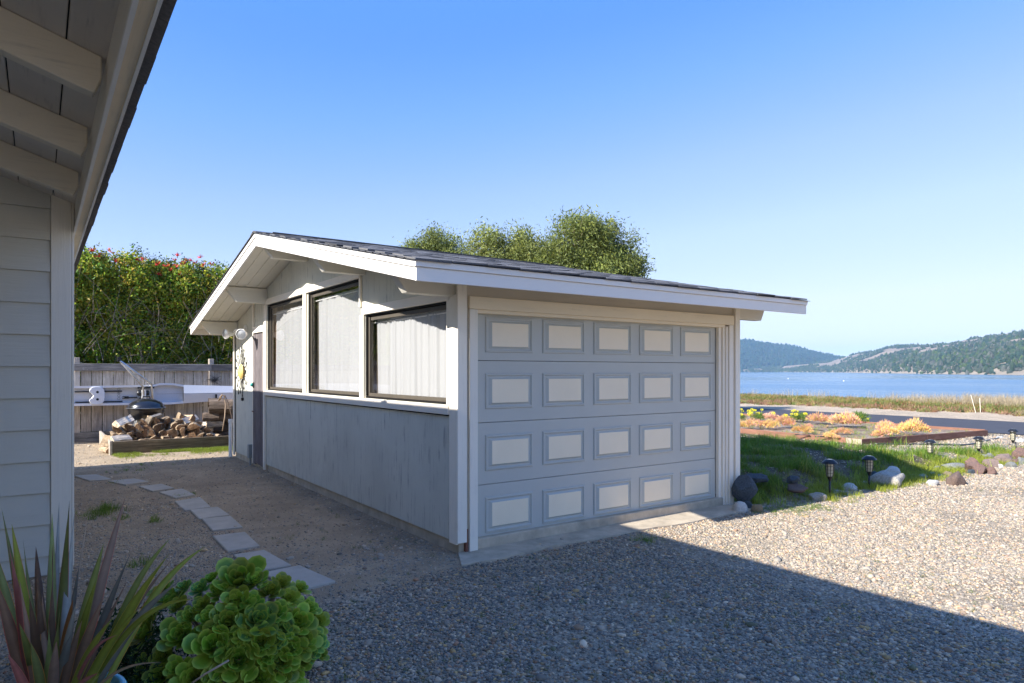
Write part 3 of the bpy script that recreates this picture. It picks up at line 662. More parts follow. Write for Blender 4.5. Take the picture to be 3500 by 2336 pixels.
# casing of the garage door
def cb(name, x0, x1, y0, y1, z0, z1, mt=M_trim, par=GAR): return obj(name, MB().box(x0, x1, y0, y1, z0, z1), mt, par, bevel=.003)
cb('door_casing', .104, .184, -.004, .088, -.005, 2.005); cb('door_casing', .100, 3.55, -.010, .088, 2.008, 2.112, M_trimx); cb('door_casing', .186, 3.42, .010, .088, 1.978, 2.0075, M_trimx)
cb('door_casing', 3.475, 3.548, -.004, .088, -.005, 2.005); cb('door_casing', 3.44, 3.470, .012, .088, -.005, 1.99); cb('door_casing', 3.405, 3.437, .028, .088, -.005, 1.985); cb('door_casing', 3.355, 3.402, .048, .088, -.005, 1.98)
cb('corner_board', 3.562, 3.644, -.020, .018, .10, 2.2)
cb('rotten_post', .068, .095, .004, .04, -.03, .2, M_rust)
# the sectional door: four sections, five embossed panels in each
zs = [.012, .532, 1.058, 1.585, 2.02]; YD = .090
pm = MB(); W_, H_ = .505, .306
def ring(ins, prd): return [(ins, -prd, ins), (W_ - ins, -prd, ins), (W_ - ins, -prd, H_ - ins), (ins, -prd, H_ - ins)]
rings = [ring(0, .0005), ring(.006, .011), ring(.018, .012), ring(.026, .001), ring(.036, .0008)]
inner = [(.064, -.014, .052), (W_ - .058, -.014, .052), (W_ - .058, -.014, H_ - .052), (.064, -.014, H_ - .052)]; rings.append(inner)
vs = [p for r_ in rings for p in r_]; fs = []
for q in range(len(rings) - 1):
    for k in range(4): fs.append((q * 4 + k, q * 4 + (k + 1) % 4, q * 4 + 4 + (k + 1) % 4, q * 4 + 4 + k))
pm.add(vs, fs); pm.cur = 1; k0 = (len(rings) - 1) * 4; pm.f.append((k0, k0 + 1, k0 + 2, k0 + 3)); pm.mi.append(1)
pmesh = pm.mesh('door_panel'); pmesh.materials.append(M_door); pmesh.materials.append(M_cream)
for r_ in range(4):
    z0, z1 = zs[r_] + .002, zs[r_ + 1] - .002
    sec = obj('door_section', MB().box(.186, 3.353, YD, YD + .04, z0, z1), M_door, GAR, bevel=.002)
    zc = {0: .272, 1: .800, 2: 1.325, 3: 1.808}[r_]
    for c_ in range(5):
        o = obj('door_panel', pmesh, None, sec); o.location = (.313 + c_ * .6145, YD, zc - H_ / 2)
obj('door_bottom_seal', MB().box(.19, 3.35, YD - .006, YD + .03, .0165, .026), M_white, GAR)
# drain pipe and wire bits on the far corner
GPIPE = obj('white_pipe', MB().tube([(-.05, 7.70, -.02), (-.05, 7.70, .62)], .03, 12).tube([(-.05, 7.70, .60), (-.05, 7.70, .66)], .037, 12), M_white, smooth=False)
tag(GPIPE, 'white plastic standpipe at the far left corner of the garage', 'pipe')
cdt = MB(); cdt.tube([(-.035, 6.42, -.03), (-.035, 6.42, .12)], .016, 10); cdt.box(-.07, -.002, 6.37, 6.47, .12, .33)
tag(obj('conduit_box', cdt, M_grayb, bevel=.004), 'small grey electrical box on a pipe left of the plank door', 'electrical box')
hk = MB().tube([(-.002, 7.60, 1.72), (-.03, 7.64, 1.73), (-.05, 7.67, 1.70), (-.045, 7.70, 1.665), (-.03, 7.70, 1.68)], .005, 6); tag(obj('wall_hook', hk, M_rust), 'small rusty hook on the far corner board of the garage', 'hook')

# ------------------------------------------------------------------ house on the left
HOUSE = thing('house', 'grey lap sided house corner with exposed rafters and deep eave overhead', 'house', (-5, 3, 0))
HX, HY = -2.572, 1.30
for i in range(13):                                        # lap siding facing the drive
    z0 = -.09 + i * .2315; z1 = z0 + .2265
    mb = MB(); mb.prism([(HY - .028, z0), (HY - .003, z0 + .001), (HY - .003, z1), (HY - .009, z1)], 'x', -8.0, -2.719)
    obj('siding_board', mb, M_hsiding, HOUSE)
obj('wall', MB().box(-8, HX - .004, HY - .002, 7.0, -.1, 2.74), M_hsiding, HOUSE)
obj('base_trim', MB().box(-8, -2.717, HY - .038, HY - .023, -.10, .0), M_hpost, HOUSE)
obj('corner_post', MB().box(-2.716, -2.590, HY - .030, HY - .003, .045, 2.86), M_hpost, HOUSE, bevel=.003)
obj('corner_post', MB().box(-2.5885, HX, HY - .026, HY + .10, .045, 2.84), M_hpost, HOUSE, bevel=.003)
HS = 0.32; EX = -2.57; YE = 7.72; YB = -7.0
def hz(x, z0): return z0 + HS * (EX - x)
XRG = -6.2
for i in range(9):                                         # rafters
    y = 1.26 - .95 * i - .0
    if y < YB: break
    mb = MB(); mb.prism([(-2.612, hz(-2.612, 2.582)), (-2.585, hz(-2.585, 2.655)), (-2.585, hz(-2.585, 2.742)), (XRG, hz(XRG, 2.742)), (XRG, hz(XRG, 2.582))], 'y', y - .0, y + .068)
    if i: obj('rafter', mb, M_hraft, HOUSE, bevel=.004)
k = 0; x = -2.494
while x > XRG:                                             # deck planks
    x1 = x - .205; obj('deck_plank', MB().prism([(x - .006, hz(x - .006, 2.744)), (x1, hz(x1, 2.744)), (x1, hz(x1, 2.764)), (x - .006, hz(x - .006, 2.764))], 'y', YB, YE - .02), M_hdeck, HOUSE, bevel=.003); x = x1
obj('roof_sheet', MB().prism([(-2.503, hz(-2.503, 2.766)), (XRG, hz(XRG, 2.766)), (XRG - 3.6, hz(XRG, 2.766) - HS * 3.6), (XRG - 3.6, hz(XRG, 2.80) - HS * 3.6), (XRG, hz(XRG, 2.80)), (-2.503, hz(-2.503, 2.80))], 'y', YB, YE), M_dark, HOUSE)
obj('fascia_board', MB().prism([(-2.568, 2.545), (-2.512, 2.545), (-2.512, 2.7245), (-2.568, 2.742)], 'y', YB, YE), M_hfasc, HOUSE)
obj('fascia_underside', MB().box(-2.560, -2.518, YB, YE, 2.538, 2.5445), M_hfascb, HOUSE)
obj('lit_fascia_edge', MB().box(-2.575, -2.5605, YB, YE, 2.534, 2.552), M_white, HOUSE); obj('lit_fascia_edge', MB().box(-2.5175, -2.506, YB, YE, 2.532, 2.60), M_white, HOUSE)  # white strips put the light on the fascia edges into paint
obj('drip_edge', MB().box(-2.505, -2.500, YB, YE, 2.60, 2.72), M_frame, HOUSE)
M_eavesh = plain('shingle_underside', (.20, .17, .145), .95, 0, .25, 60, .3)
hsh = MB().prism([(0, 0), (.25, .25 * HS), (.25, .25 * HS + .012), (0, .012)], 'y', 0, .296); m_ = MB()
hme = MB().prism([(0, 0), (-.075, .075 * HS), (-.075, .075 * HS + .014), (0, .014)], 'y', 0, .297).mesh('eave_shingle'); hme.materials.append(M_eavesh); fixn(hme)
i = 0; y = YB
while y < YE - .1:
    o = obj('shingle', hme, None, HOUSE); o.location = (-2.432 + rng.uniform(-.003, .003), y, 2.668 + rng.uniform(-.002, .002)); y += .3
obj('eave_rake', MB().prism([(EX, 2.60), (XRG, hz(XRG, 2.60)), (XRG, hz(XRG, 2.76)), (EX, 2.76)], 'y', YE - .02, YE), M_hfasc, HOUSE)
obj('eave_rake', MB().prism([(EX, 2.60), (XRG, hz(XRG, 2.60)), (XRG, hz(XRG, 2.76)), (EX, 2.76)], 'y', YB, YB + .02), M_hfasc, HOUSE)
obj('vent_pipe', MB().tube([(-2.95, 1.32, 2.8), (-2.95, 1.32, 3.10)], .024, 12), M_grayb, HOUSE)
obj('wing_wall', MB().box(-6.1, -6.0, YB + .3, HY - .05, -.1, 3.6), M_hsiding, HOUSE)

# ------------------------------------------------------------------ fence
FEN = thing('fence', 'weathered grey board fence with a lichen covered top rail behind the woodpile', 'fence', (0, 12, 0))
FY = 12.0; fx = -6.0; k = 0
PW = 0.2; base = MB().box(0, .188, 0, .022, .22, 1.50).mesh('fence_plank'); base.materials.append(M_fence); fixn(base)
while fx < 6.5:
    wv = rng.uniform(-.006, .004)
    o = obj('fence_plank', base, None, FEN); o.location = (fx, FY + wv * .8, rng.uniform(-.008, .004)); o.scale = (rng.uniform(.985, 1.0), 1, 1); fx += .197; k += 1
for x in (-4.5, -2.18, .43, 2.8, 5.2):
    obj('fence_post', MB().box(x, x + .1, FY - .035, FY + .10, -.1, 1.78), M_fence, FEN, bevel=.006)
for x0, x1 in ((-6.0, -3.2), (-3.195, .475), (.48, 6.5)): obj('top_rail', MB().box(x0, x1, FY - .075, FY - .037, 1.50, 1.655), M_fencex, FEN, bevel=.006); obj('base_board', MB().box(x0, x1, FY - .05, FY - .003, -.02, .215), M_fencex, FEN, bevel=.006)

# ------------------------------------------------------------------ rowing shell hanging on the fence
BT = thing('rowing_shell', 'white rowing shell hung on its side along the board fence', 'rowing boat', (-1, 11.7, 1.0))
BY = 11.72
prof = [(-6.2, 1.0, .02), (-5.2, 1.0, .10), (-4.2, 1.0, .17), (-3.4, .99, .20), (-1.9, .985, .205), (-.75, .985, .215), (-.62, 1.0, .235), (-.38, 1.0, .235), (-.15, .985, .205), (.8, .995, .16), (1.8, 1.01, .11), (2.8, 1.02, .05), (3.3, 1.03, .01)]
px_ = [p[0] for p in prof]
def bc(x): return float(np.interp(x, px_, [p[1] for p in prof])), float(np.interp(x, px_, [p[2] for p in prof]))
hull = MB(); NX = 60; NA = 12
for i in range(NX + 1):
    x = -6.2 + 9.5 * i / NX; zc, hw = bc(x)
    for j in range(NA + 1):
        a_ = math.pi * j / NA; hull.v.append((x, BY + .20 * math.sin(a_) * (hw / .22) ** .6, zc - hw * math.cos(a_)))
for i in range(NX):
    for j in range(NA): k = i * (NA + 1) + j; hull.f.append((k, k + 1, k + NA + 2, k + NA + 1)); hull.mi.append(0)
obj('hull', hull, M_gel, BT, smooth=True)
def deckpiece(x0, x1, inset, y, name, mt, n=16, crown=0.0):
    mb = MB()
    for i in range(n + 1):
        x = x0 + (x1 - x0) * i / n; zc, hw = bc(x); hw -= inset
        mb.v += [(x, y, zc - hw), (x, y - crown, zc), (x, y, zc + hw)]
        if i: k = 3 * i; mb.f += [(k - 3, k - 2, k + 1, k), (k - 2, k - 1, k + 2, k + 1)]; mb.mi += [0, 0]
    return obj(name, mb, mt, BT, smooth=False)
deckpiece(-.15, 3.3, 0, BY, 'stern_deck', M_gel, 20, .05); deckpiece(-6.2, -3.0, 0, BY, 'bow_deck', M_gel, 20, .05)
deckpiece(-3.0, -.15, .05, BY + .10, 'cockpit_floor', M_gelin, 20)
for s in (-1, 1):
    mb = MB()
    for i in range(31):
        x = -3.0 + 2.85 * i / 30; zc, hw = bc(x); mb.v += [(x, BY - .004, zc + s * hw), (x, BY - .004, zc + s * (hw - .045)), (x, BY + .10, zc + s * (hw - .055))]
        if i: k = 3 * i; mb.f += [(k - 3, k - 2, k + 1, k), (k - 2, k - 1, k + 2, k + 1)]; mb.mi += [0, 0]
    obj('gunwale', mb, M_gel, BT)
def pb(xp, yp, dy=0.0): return ony(xp, yp, BY + dy)       # a photo pixel on the boat's deck plane
def Z3(x, y): return (240 + x / 3.92, 1200 + y / 3.92)
for a_, b_ in (((60, 548), (695, 540)), ((65, 690), (700, 676))):
    p, q = pb(*Z3(*a_), .07), pb(*Z3(*b_), .07); obj('seat_track', MB().box(p.x, q.x, BY + .05, BY + .08, (p.z + q.z) / 2 - .012, (p.z + q.z) / 2 + .012), M_black, BT, bevel=.004)
sm = MB(); ring_ = []
c0 = pb(*Z3(352, 600), 0.02)
for i in range(40):                                        # moulded seat: rounded, notched on the left
    t = 2 * math.pi * i / 40; rx, rz = .145, .19; ex = .75
    x = rx * math.copysign(abs(math.cos(t)) ** ex, math.cos(t)); z = rz * math.copysign(abs(math.sin(t)) ** ex, math.sin(t))
    if math.cos(t) < 0: x += .085 * math.exp(-(math.sin(t) / .22) ** 2) * 1.0
    ring_.append((c0.x + x, c0.z + z))
st = obj('seat', MB().prism(ring_, 'y', BY - .03, BY + .0), M_gel, BT, bevel=.008)
for dz in (-.075, .075): obj('seat_hole', MB().lathe([(0, -.0345), (.026, -.034), (.026, -.030)], (c0.x + .015, BY, c0.z + dz), 16, 'y'), M_black, st)
fo = thing  # footstretcher
f0 = pb(*Z3(915, 585), .02)
fm = MB(); fm.box(f0.x - .02, f0.x + .30, BY - .02, BY + .06, f0.z + .13, f0.z + .165); fm.box(f0.x + .05, f0.x + .10, BY - .03, BY + .05, f0.z - .2, f0.z + .14)
FS = obj('foot_stretcher', fm, M_black, BT, bevel=.004)
for dz in (.03, -.14):
    sh = MB(); prof_ = [(0, -.09), (.05, -.085), (.062, -.04), (.055, .03), (.062, .10), (.05, .145), (0, .15)]
    sh.lathe([(r_, h_) for r_, h_ in prof_], (f0.x + .05, BY - .04, f0.z + dz), 14, 'x'); obj('shoe', sh, M_black, FS, smooth=True)
for dx, ln in ((.05, .10), (.10, .08)): obj('strap', MB().box(f0.x + dx, f0.x + dx + .03, BY - .11, BY - .06, f0.z - .20, f0.z + .10), M_white, FS, bevel=.005)
obj('heel_ring', MB().tube([(f0.x + .24 + .035 * math.cos(t), BY - .05, f0.z - .02 + .16 * math.sin(t)) for t in np.linspace(-1.6, 1.6, 14)], .014, 8), M_white, FS)
obj('adjuster_bar', MB().box(f0.x - .25, f0.x - .02, BY + .05, BY + .08, f0.z - .075, f0.z - .05), M_black, BT, bevel=.004)
cl = pb(*Z3(740, 625), .08); cm_ = MB(); cm_.box(cl.x - .06, cl.x + .06, BY + .06, BY + .085, cl.z + .012, cl.z + .026); cm_.box(cl.x - .06, cl.x + .06, BY + .06, BY + .085, cl.z - .026, cl.z - .012); cm_.box(cl.x - .02, cl.x + .02, BY + .055, BY + .09, cl.z - .02, cl.z + .02); obj('cleat', cm_, M_black, BT)
obj('deck_seam', MB().box(pb(*Z3(1155, 580)).x, 2.9, BY - .052, BY - .047, .996, 1.004), M_steel, BT)
# the maker's lettering, turned on its side
tc_ = bpy.data.curves.new('lettering', 'FONT'); tc_.body = 'DOIMOI'; tc_.size = .075; tc_.extrude = .001; to = bpy.data.objects.new('lettering', tc_); COL.objects.link(to)
lp = pb(*Z3(670, 655), .09); to.location = (lp.x, BY + .094, lp.z); to.rotation_euler = (R(90), R(-90), 0); 
bpy.context.view_layer.update(); lme = bpy.data.meshes.new_from_object(to); lme.materials.clear(); lme.materials.append(M_grayb); bpy.data.objects.remove(to)
to = obj('lettering', lme, None, BT); to.location = (lp.x, BY + .094, lp.z); to.rotation_euler = (R(90), R(-90), 0)
# rigger: bent aluminium tubes with the oarlock at the tip
tip = ony(*Z3(663, 130), BY - .55); a1 = pb(*Z3(985, 655), -.06); a2 = ony(*Z3(975, 480), BY - .14); b1 = pb(*Z3(1105, 655), -.06); b2 = ony(*Z3(1090, 445), BY - .14)
rg = MB(); rg.tube([a1, a2.lerp(a1, .1), a2, a2.lerp(tip, .06), tip], .021, 10); rg.tube([b1, b2.lerp(b1, .1), b2, b2.lerp(tip, .06), tip.lerp(b2, .03)], .021, 10); rg.tube([a2.lerp(a1, .02), pb(*Z3(1050, 462), -.03), b2.lerp(b1, .1)], .012, 8); rg.tube([pb(*Z3(975, 628), -.08), pb(*Z3(1030, 615), -.12), pb(*Z3(1085, 628), -.08)], .014, 8)
RG = obj('rigger', rg, M_alu, BT, smooth=True)
ol = MB(); ol.box(tip.x - .05, tip.x + .012, tip.y - .03, tip.y + .03, tip.z - .02, tip.z + .07); ol.box(tip.x - .03, tip.x + .04, tip.y - .02, tip.y + .02, tip.z + .03, tip.z + .055); obj('oarlock', ol, M_black, RG, bevel=.006)
hgp = pb(*Z3(1948, 610), -.03)
obj('fence_bracket', MB().box(hgp.x - .02, hgp.x + .02, BY - .07, FY - .04, .83, .87).box(hgp.x - .02, hgp.x + .02, BY - .09, BY - .065, .83, .97), M_black, FEN)
for x in (-3.9, 1.2): obj('boat_hanger', MB().box(x - .02, x + .02, BY - .03, FY - .004, .72, .755), M_iron, FEN)
vine = MB()
for k in range(40):
    p0 = ony(*Z3(1935 + rng.normal(0, 14), 400 + rng.normal(0, 12)), FY - .06); vine.tube([p0, p0 + Vector((rng.normal(0, .05), -.02, rng.normal(0, .04))), p0 + Vector((rng.normal(0, .1), -.02, rng.normal(.02, .05)))], .003, 4)
obj('dry_vine', vine, M_iron, FEN, kind='stuff')

# ------------------------------------------------------------------ kettle grill
KC = ony(499.7, 1396, 10.75); KR = .335
KG = thing('kettle_grill', 'black enamel kettle barbecue behind the firewood heap', 'barbecue', (KC.x, KC.y, 0))
def arc(r, t0, t1, n, zc, sq): return [(r * math.cos(t), zc + sq * r * math.sin(t)) for t in np.linspace(t0, t1, n)]
obj('bowl', MB().lathe([(.02, KC.z - .30)] + arc(KR, -1.25, -.02, 14, KC.z, .92) + [(KR + .012, KC.z - .004), (KR + .012, KC.z + .004)], (KC.x, KC.y, 0), 40), M_kettle, KG, smooth=True)
lid = obj('lid', MB().lathe([(KR + .020, KC.z + .004), (KR + .022, KC.z + .016)] + arc(KR, .06, math.pi / 2 - .01, 14, KC.z + .012, .55), (KC.x, KC.y, 0), 40), M_kettle, KG, smooth=True)
obj('lid_rim', MB().lathe([(KR + .018, KC.z + .006), (KR + .028, KC.z + .010), (KR + .018, KC.z + .016)], (KC.x, KC.y, 0), 40), M_steel, lid)
obj('lid_handle', MB().tube([(KC.x - .07, KC.y, KC.z + .19), (KC.x - .06, KC.y, KC.z + .235), (KC.x + .06, KC.y, KC.z + .235), (KC.x + .07, KC.y, KC.z + .19)], .012, 8), M_black, lid)
obj('vent', MB().lathe([(0, .176), (.04, .176), (.04, .165)], (KC.x + .2, KC.y, KC.z - .02), 16), M_alu, lid)
for t in (2.6, -2.6, 0.0):
    c_, s_ = math.cos(t), math.sin(t); obj('leg', MB().tube([(KC.x + .2 * c_, KC.y + .2 * s_, KC.z - .22), (KC.x + .36 * c_, KC.y + .3 * s_, .0)], .014, 10), M_alu, KG)
obj('ash_pan', MB().lathe([(0, .30), (.12, .31), (.13, .33)], (KC.x, KC.y, 0), 20), M_alu, KG)

# ------------------------------------------------------------------ woodbox, firewood
BX = thing('woodbox', 'low open box of weathered planks holding the firewood', 'wood box', (0, 10, 0))
bx0, bx1, by0, by1 = -1.75, 1.6, 9.22, 11.75
obj('front_board', MB().box(bx0 + .045, bx1, by0, by0 + .045, -.03, .235), M_boxx, BX, bevel=.006); obj('side_board', MB().box(bx0, bx0 + .043, by0 - .01, by1, -.03, .25), M_boxy, BX, bevel=.006)
obj('back_board', MB().box(bx0 + .045, bx1, by1 - .05, by1 - .005, -.03, .22), M_boxx, BX); obj('corner_stake', MB().box(bx0 + .05, bx0 + .13, by0 + .05, by0 + .12, -.05, .21), M_boxx, BX)
m, nt, n, b = newmat('firewood'); M_log = m                # bark or split face; brown ends with their shade put into the colour
a = N(nt, 'ShaderNodeAttribute', attribute_type='GEOMETRY', attribute_name='tint'); v, rnd = coords(nt, (1, .12, 1)); t = noisetex(nt, v, 50, 6, .7); t2 = noisetex(nt, v, 9, 4)
c = mix(nt, 1.0, a.outputs['Color'], ramp(nt, t, [(.35, g(.45)), (.65, g(1.25))]), 'MULTIPLY'); c = mix(nt, 1.0, c, ramp(nt, t2, [(.35, g(.7)), (.65, g(1.2))]), 'MULTIPLY')
mr = N(nt, 'ShaderNodeMapRange'); mr.inputs['To Min'].default_value = .6; mr.inputs['To Max'].default_value = 1.5; nt.links.new(rnd, mr.inputs[0]); hv = N(nt, 'ShaderNodeHueSaturation'); nt.links.new(mr.outputs[0], hv.inputs['Value']); nt.links.new(c, hv.inputs['Color'])
nt.links.new(hv.outputs[0], b.inputs['Base Color']); b.inputs['Roughness'].default_value = .9; bump(nt, b, t, .8, .012)
def log_mesh(seed, r, ln, split=True, pale=0.0):
    rs = random.Random(seed); mb = MB(); a0 = rs.uniform(0, 6.28); sect = rs.choice([2.0, 2.4, 1.7, 3.1]) if split else 6.283
    pts = []
    if split:
        pts.append((0, 0)); n_ = 5
        for i in range(n_ + 1): t = a0 + sect * i / n_; k = rs.uniform(.9, 1.1); pts.append((r * 1.35 * k * math.cos(t), r * 1.35 * k * math.sin(t)))
        cx = sum(p[0] for p in pts) / len(pts); cz = sum(p[1] for p in pts) / len(pts); pts = [(p[0] - cx, p[1] - cz) for p in pts]
    else:
        for i in range(12): t = 6.283 * i / 12; k = rs.uniform(.9, 1.08); pts.append((r * k * math.cos(t), r * k * math.sin(t)))
    # rings along the log
    segs = 5; n_ = len(pts); end = (.26, .15, .075) if not pale else (.62, .50, .36); sidec = (.36, .26, .16) if split else (.17, .125, .09)
    if pale: sidec = (.62, .53, .42)
    for e in range(segs + 1):
        y = -ln / 2 + ln * e / segs; sk = 1 + rs.uniform(-.05, .05); ox, oz = rs.uniform(-.006, .006), rs.uniform(-.006, .006)
        for p in pts: mb.v.append((p[0] * sk + ox, y + rs.uniform(-.006, .006), p[1] * sk + oz)); mb.tints.append(sidec)
    for e in range(segs):
        for i in range(n_): mb.f.append((e * n_ + i, e * n_ + (i + 1) % n_, (e + 1) * n_ + (i + 1) % n_, (e + 1) * n_ + i)); mb.mi.append(0)
    for e, fl in ((0, 1), (segs, 0)):                      # ends with a separate colour
        k = len(mb.v)
        for i in range(n_): mb.v.append(mb.v[e * n_ + i]); mb.tints.append(end)
        mb.v.append((0, -ln / 2 - .004 if e == 0 else ln / 2 + .004, 0)); mb.tints.append(tuple(c * .75 for c in end))
        for i in range(n_): mb.f.append((k + i, k + (i + 1) % n_, k + n_)); mb.mi.append(0)
    me = mb.mesh('firewood_log'); me.materials.append(M_log); fixn(me); return me
lms = [log_mesh(100 + i, rng.uniform(.066, .092), rng.uniform(.36, .46)) for i in range(14)]
# heap outline (photo): height of the heap over x
hx = [500, 560, 620, 700, 800, 900, 1000, 1100, 1200, 1300, 1400, 1500, 1600, 1700, 1800, 1900]; hy = [1140, 1080, 1030, 1010, 990, 950, 920, 880, 880, 920, 900, 890, 900, 950, 1010, 1080]
logs = []; row = 0; zc = .10
while True:
    yl = 9.62 + .10 * row; xq = 500 + (row % 2) * 28; any_ = False
    while xq < 2000:
        p = ony(*Z3(xq, 1000), yl); top = ony(*Z3(xq, np.interp(xq, hx, hy)), yl).z
        if zc < top - .02: logs.append((p.x, yl, zc, row)); any_ = True
        xq += 100
    row += 1; zc += .104
    if not any_ or row > 9: break
LL = 'split brown firewood log in the heap inside the low woodbox'
NTH = ['first', 'second', 'third', 'fourth', 'fifth', 'sixth', 'seventh', 'eighth', 'ninth', 'tenth', 'eleventh', 'twelfth', 'thirteenth', 'fourteenth', 'fifteenth', 'sixteenth', 'seventeenth']
lastrow = max(l[3] for l in logs); seen_ = {}
for i, (x, y, z, rw) in enumerate(logs):
    o = obj('firewood_log', lms[rng.integers(14)], None); o.location = (x + rng.normal(0, .012), y + rng.normal(0, .05), z + rng.normal(0, .008)); o.rotation_euler = (rng.normal(0, .06), rng.uniform(0, 6.28), rng.normal(0, .12))
    q_ = seen_.get(rw, 0); seen_[rw] = q_ + 1
    rn_ = 'bottom' if rw == 0 else 'top' if rw == lastrow else NTH[rw]
    tag(o, 'split brown log, %s from the left in the %s layer of the firewood heap' % (NTH[q_], rn_), 'firewood log', 'split logs heaped in the woodbox')
def speclog(px, py, Y, r, ln, rot, label, split=False, pale=0, seed=1):
    p = ony(*Z3(px, py), Y); o = obj('firewood_log', log_mesh(seed, r, ln, split, pale), None, smooth=False); o.location = p; o.rotation_euler = rot; tag(o, label, 'firewood log', 'larger pieces of firewood')
speclog(715, 960, 9.75, .10, .32, (.3, .2, -.9), 'large pale bleached log on top of the left end of the heap', True, 1, 5)
speclog(1115, 905, 9.9, .075, .36, (.1, .4, -.6), 'light tan split log lying on top of the middle of the heap', True, 1, 8)
speclog(1590, 945, 9.9, .10, .36, (.2, .7, -.8), 'orange tan split log at the top right of the heap', True, .5, 12)
speclog(690, 1190, 9.45, .08, .34, (0, .3, -1.1), 'pale split log lying low in the front left corner of the box', True, 1, 15)
for k, (px, py, r, sd, lb) in enumerate([(2060, 745, .15, 31, 'thick bark covered log on top of the right hand stack'), (1960, 690, .09, 32, 'small grey log behind the top of the right hand stack'), (1885, 880, .085, 33, 'short grey log sticking out left of the right hand stack'), (2080, 880, .13, 34, 'cracked grey log in the middle of the right hand stack'),
                                          (1930, 975, .09, 35, 'pale ended log low on the left of the right hand stack'), (2110, 1010, .13, 36, 'dark log below the cracked one in the right hand stack'), (2110, 1110, .13, 37, 'dark bottom log of the right hand stack'), (1820, 1010, .09, 38, 'tan wedge log where heap and right hand stack meet')]):
    speclog(px, py, 10.0 + .04 * k, r, .55 if px > 2000 else .3, (rng.normal(0, .1), rng.uniform(0, 6), 1.35 + rng.normal(0, .15)), lb, False, 0.0 if k not in (4, 7) else 1, sd)
hp = MB()
for dx, dy_ in ((0, 0), (.10, .22)):
    A_, B_ = ony(*Z3(1990 + dx * 480, 760), 9.75 + dy_), ony(*Z3(2050 + dx * 900, 1070), 9.70)
for pts in ([(1990, 670), (2005, 620), (2035, 585), (2065, 610), (2082, 720), (2072, 880), (2040, 1075)], [(2005, 660), (2035, 590), (2075, 600), (2120, 700), (2160, 880), (2192, 1060)]):
    P3 = [ony(*Z3(*q), 9.72 + .1 * (i == 0)) for i, q in enumerate(pts)]; hp.tube(P3, .011, 8)
tag(obj('log_hoop', hp, M_wire, smooth=True), 'pair of thin bent hoops arching over the right hand log stack', 'hoop')

# ------------------------------------------------------------------ flood light and sun ornament on the garage wall
FLp = Vector((-.001, 6.83, 2.19)); FL = thing('flood_light', 'white double headed flood light under the garage eave', 'flood light', FLp)
obj('back_plate', MB().lathe([(0, -.03), (.055, -.028), (.06, -.001)], (0, FLp.y, FLp.z), 20, 'x'), M_white, FL, smooth=False)
for p, dirv in ((onx(778, 1142, -.22), Vector((-.95, -.35, -.12))), (onx(828, 1143, -.24), Vector((-.62, -.75, -.1)))):
    d = dirv.normalized(); q = d.to_track_quat('Z', 'Y').to_matrix(); c = Vector(p); a0 = FLp + Vector((-.03, 0, -.01))
    arm = obj('lamp_arm', MB().tube([a0, a0.lerp(c, .5) + Vector((0, 0, .03)), c - d * .10], .02, 8), M_white, FL, smooth=True)
    mb = MB(); mb.lathe([(.025, -.12), (.04, -.09), (.048, -.03), (.078, .02), (.082, .045), (.076, .047)], (0, 0, 0), 24); mb.v = [tuple(q @ Vector(v_) + c) for v_ in mb.v]
    hd = obj('lamp_head', mb, M_white, FL, smooth=True); mb = MB(); mb.lathe([(0, .040), (.05, .036), (.076, .030)], (0, 0, 0), 24); mb.v = [tuple(q @ Vector(v_) + c) for v_ in mb.v]; obj('lens', mb, M_alu, hd, smooth=True)
SO = thing('sun_ornament', 'yellow sun face with curly black wire rays on the garage wall', 'wall ornament', (-.03, 7.0, 1.485))
fmB = MB()
for i in range(15):
    for j in range(15):
        u, v_ = -1 + 2 * i / 14, -1 + 2 * j / 14; rr = math.hypot(u, v_); sc_ = max(abs(u), abs(v_)) / rr if rr > 0 else 1; uu, vv = u * sc_, v_ * sc_; r2 = min(1, math.hypot(uu, vv))
        dep = .045 * math.sqrt(max(0, 1 - r2 ** 2)) + .022 * math.exp(-((uu / .14) ** 2 + ((vv + .02) / .25) ** 2)) - .012 * (math.exp(-(((uu - .35) / .16) ** 2 + ((vv - .25) / .1) ** 2)) + math.exp(-(((uu + .35) / .16) ** 2 + ((vv - .25) / .1) ** 2))) + .01 * math.exp(-((uu / .3) ** 2 + ((vv + .42) / .07) ** 2)) - .008 * math.exp(-((uu / .3) ** 2 + ((vv + .52) / .04) ** 2)) + .008 * math.exp(-(((abs(uu) - .55) / .2) ** 2 + ((vv + .2) / .2) ** 2))
        fmB.v.append((-.035 - dep, 7.0 + .115 * uu, 1.485 + .125 * vv))
for i in range(14):
    for j in range(14): k = i * 15 + j; fmB.f.append((k, k + 1, k + 16, k + 15)); fmB.mi.append(0)
obj('sun_face', fmB, M_yellow, SO, smooth=True)
for k in range(16):
    t = 2 * math.pi * k / 16 + .1; dy_, dz = math.cos(t), math.sin(t); L_ = .20 + .06 * (k % 2)
    pth = []
    for s_ in np.linspace(0, 1, 10): wob = .018 * math.sin(s_ * 9 + k); pth.append((-.02 - .02 * s_, 7.0 + dy_ * (.11 + L_ * s_) - dz * wob, 1.485 + dz * (.12 + L_ * s_) + dy_ * wob))
    e = Vector(pth[-1])
    for q in np.linspace(0, 5.5, 9): pth.append((e.x, e.y + .022 * math.sin(q), e.z + .022 * (1 - math.cos(q)) * (1 if dz > -.3 else -1)))
    obj('ray', MB().tube(pth, .0055, 5), M_iron, SO)
for z0, z1 in ((1.60, 1.95), (1.36, 1.04)): obj('ray', MB().tube([(-.02, 7.0 + .012 * math.sin(s_ * 8), z0 + (z1 - z0) * s_) for s_ in np.linspace(0, 1, 10)], .006, 5), M_iron, SO)
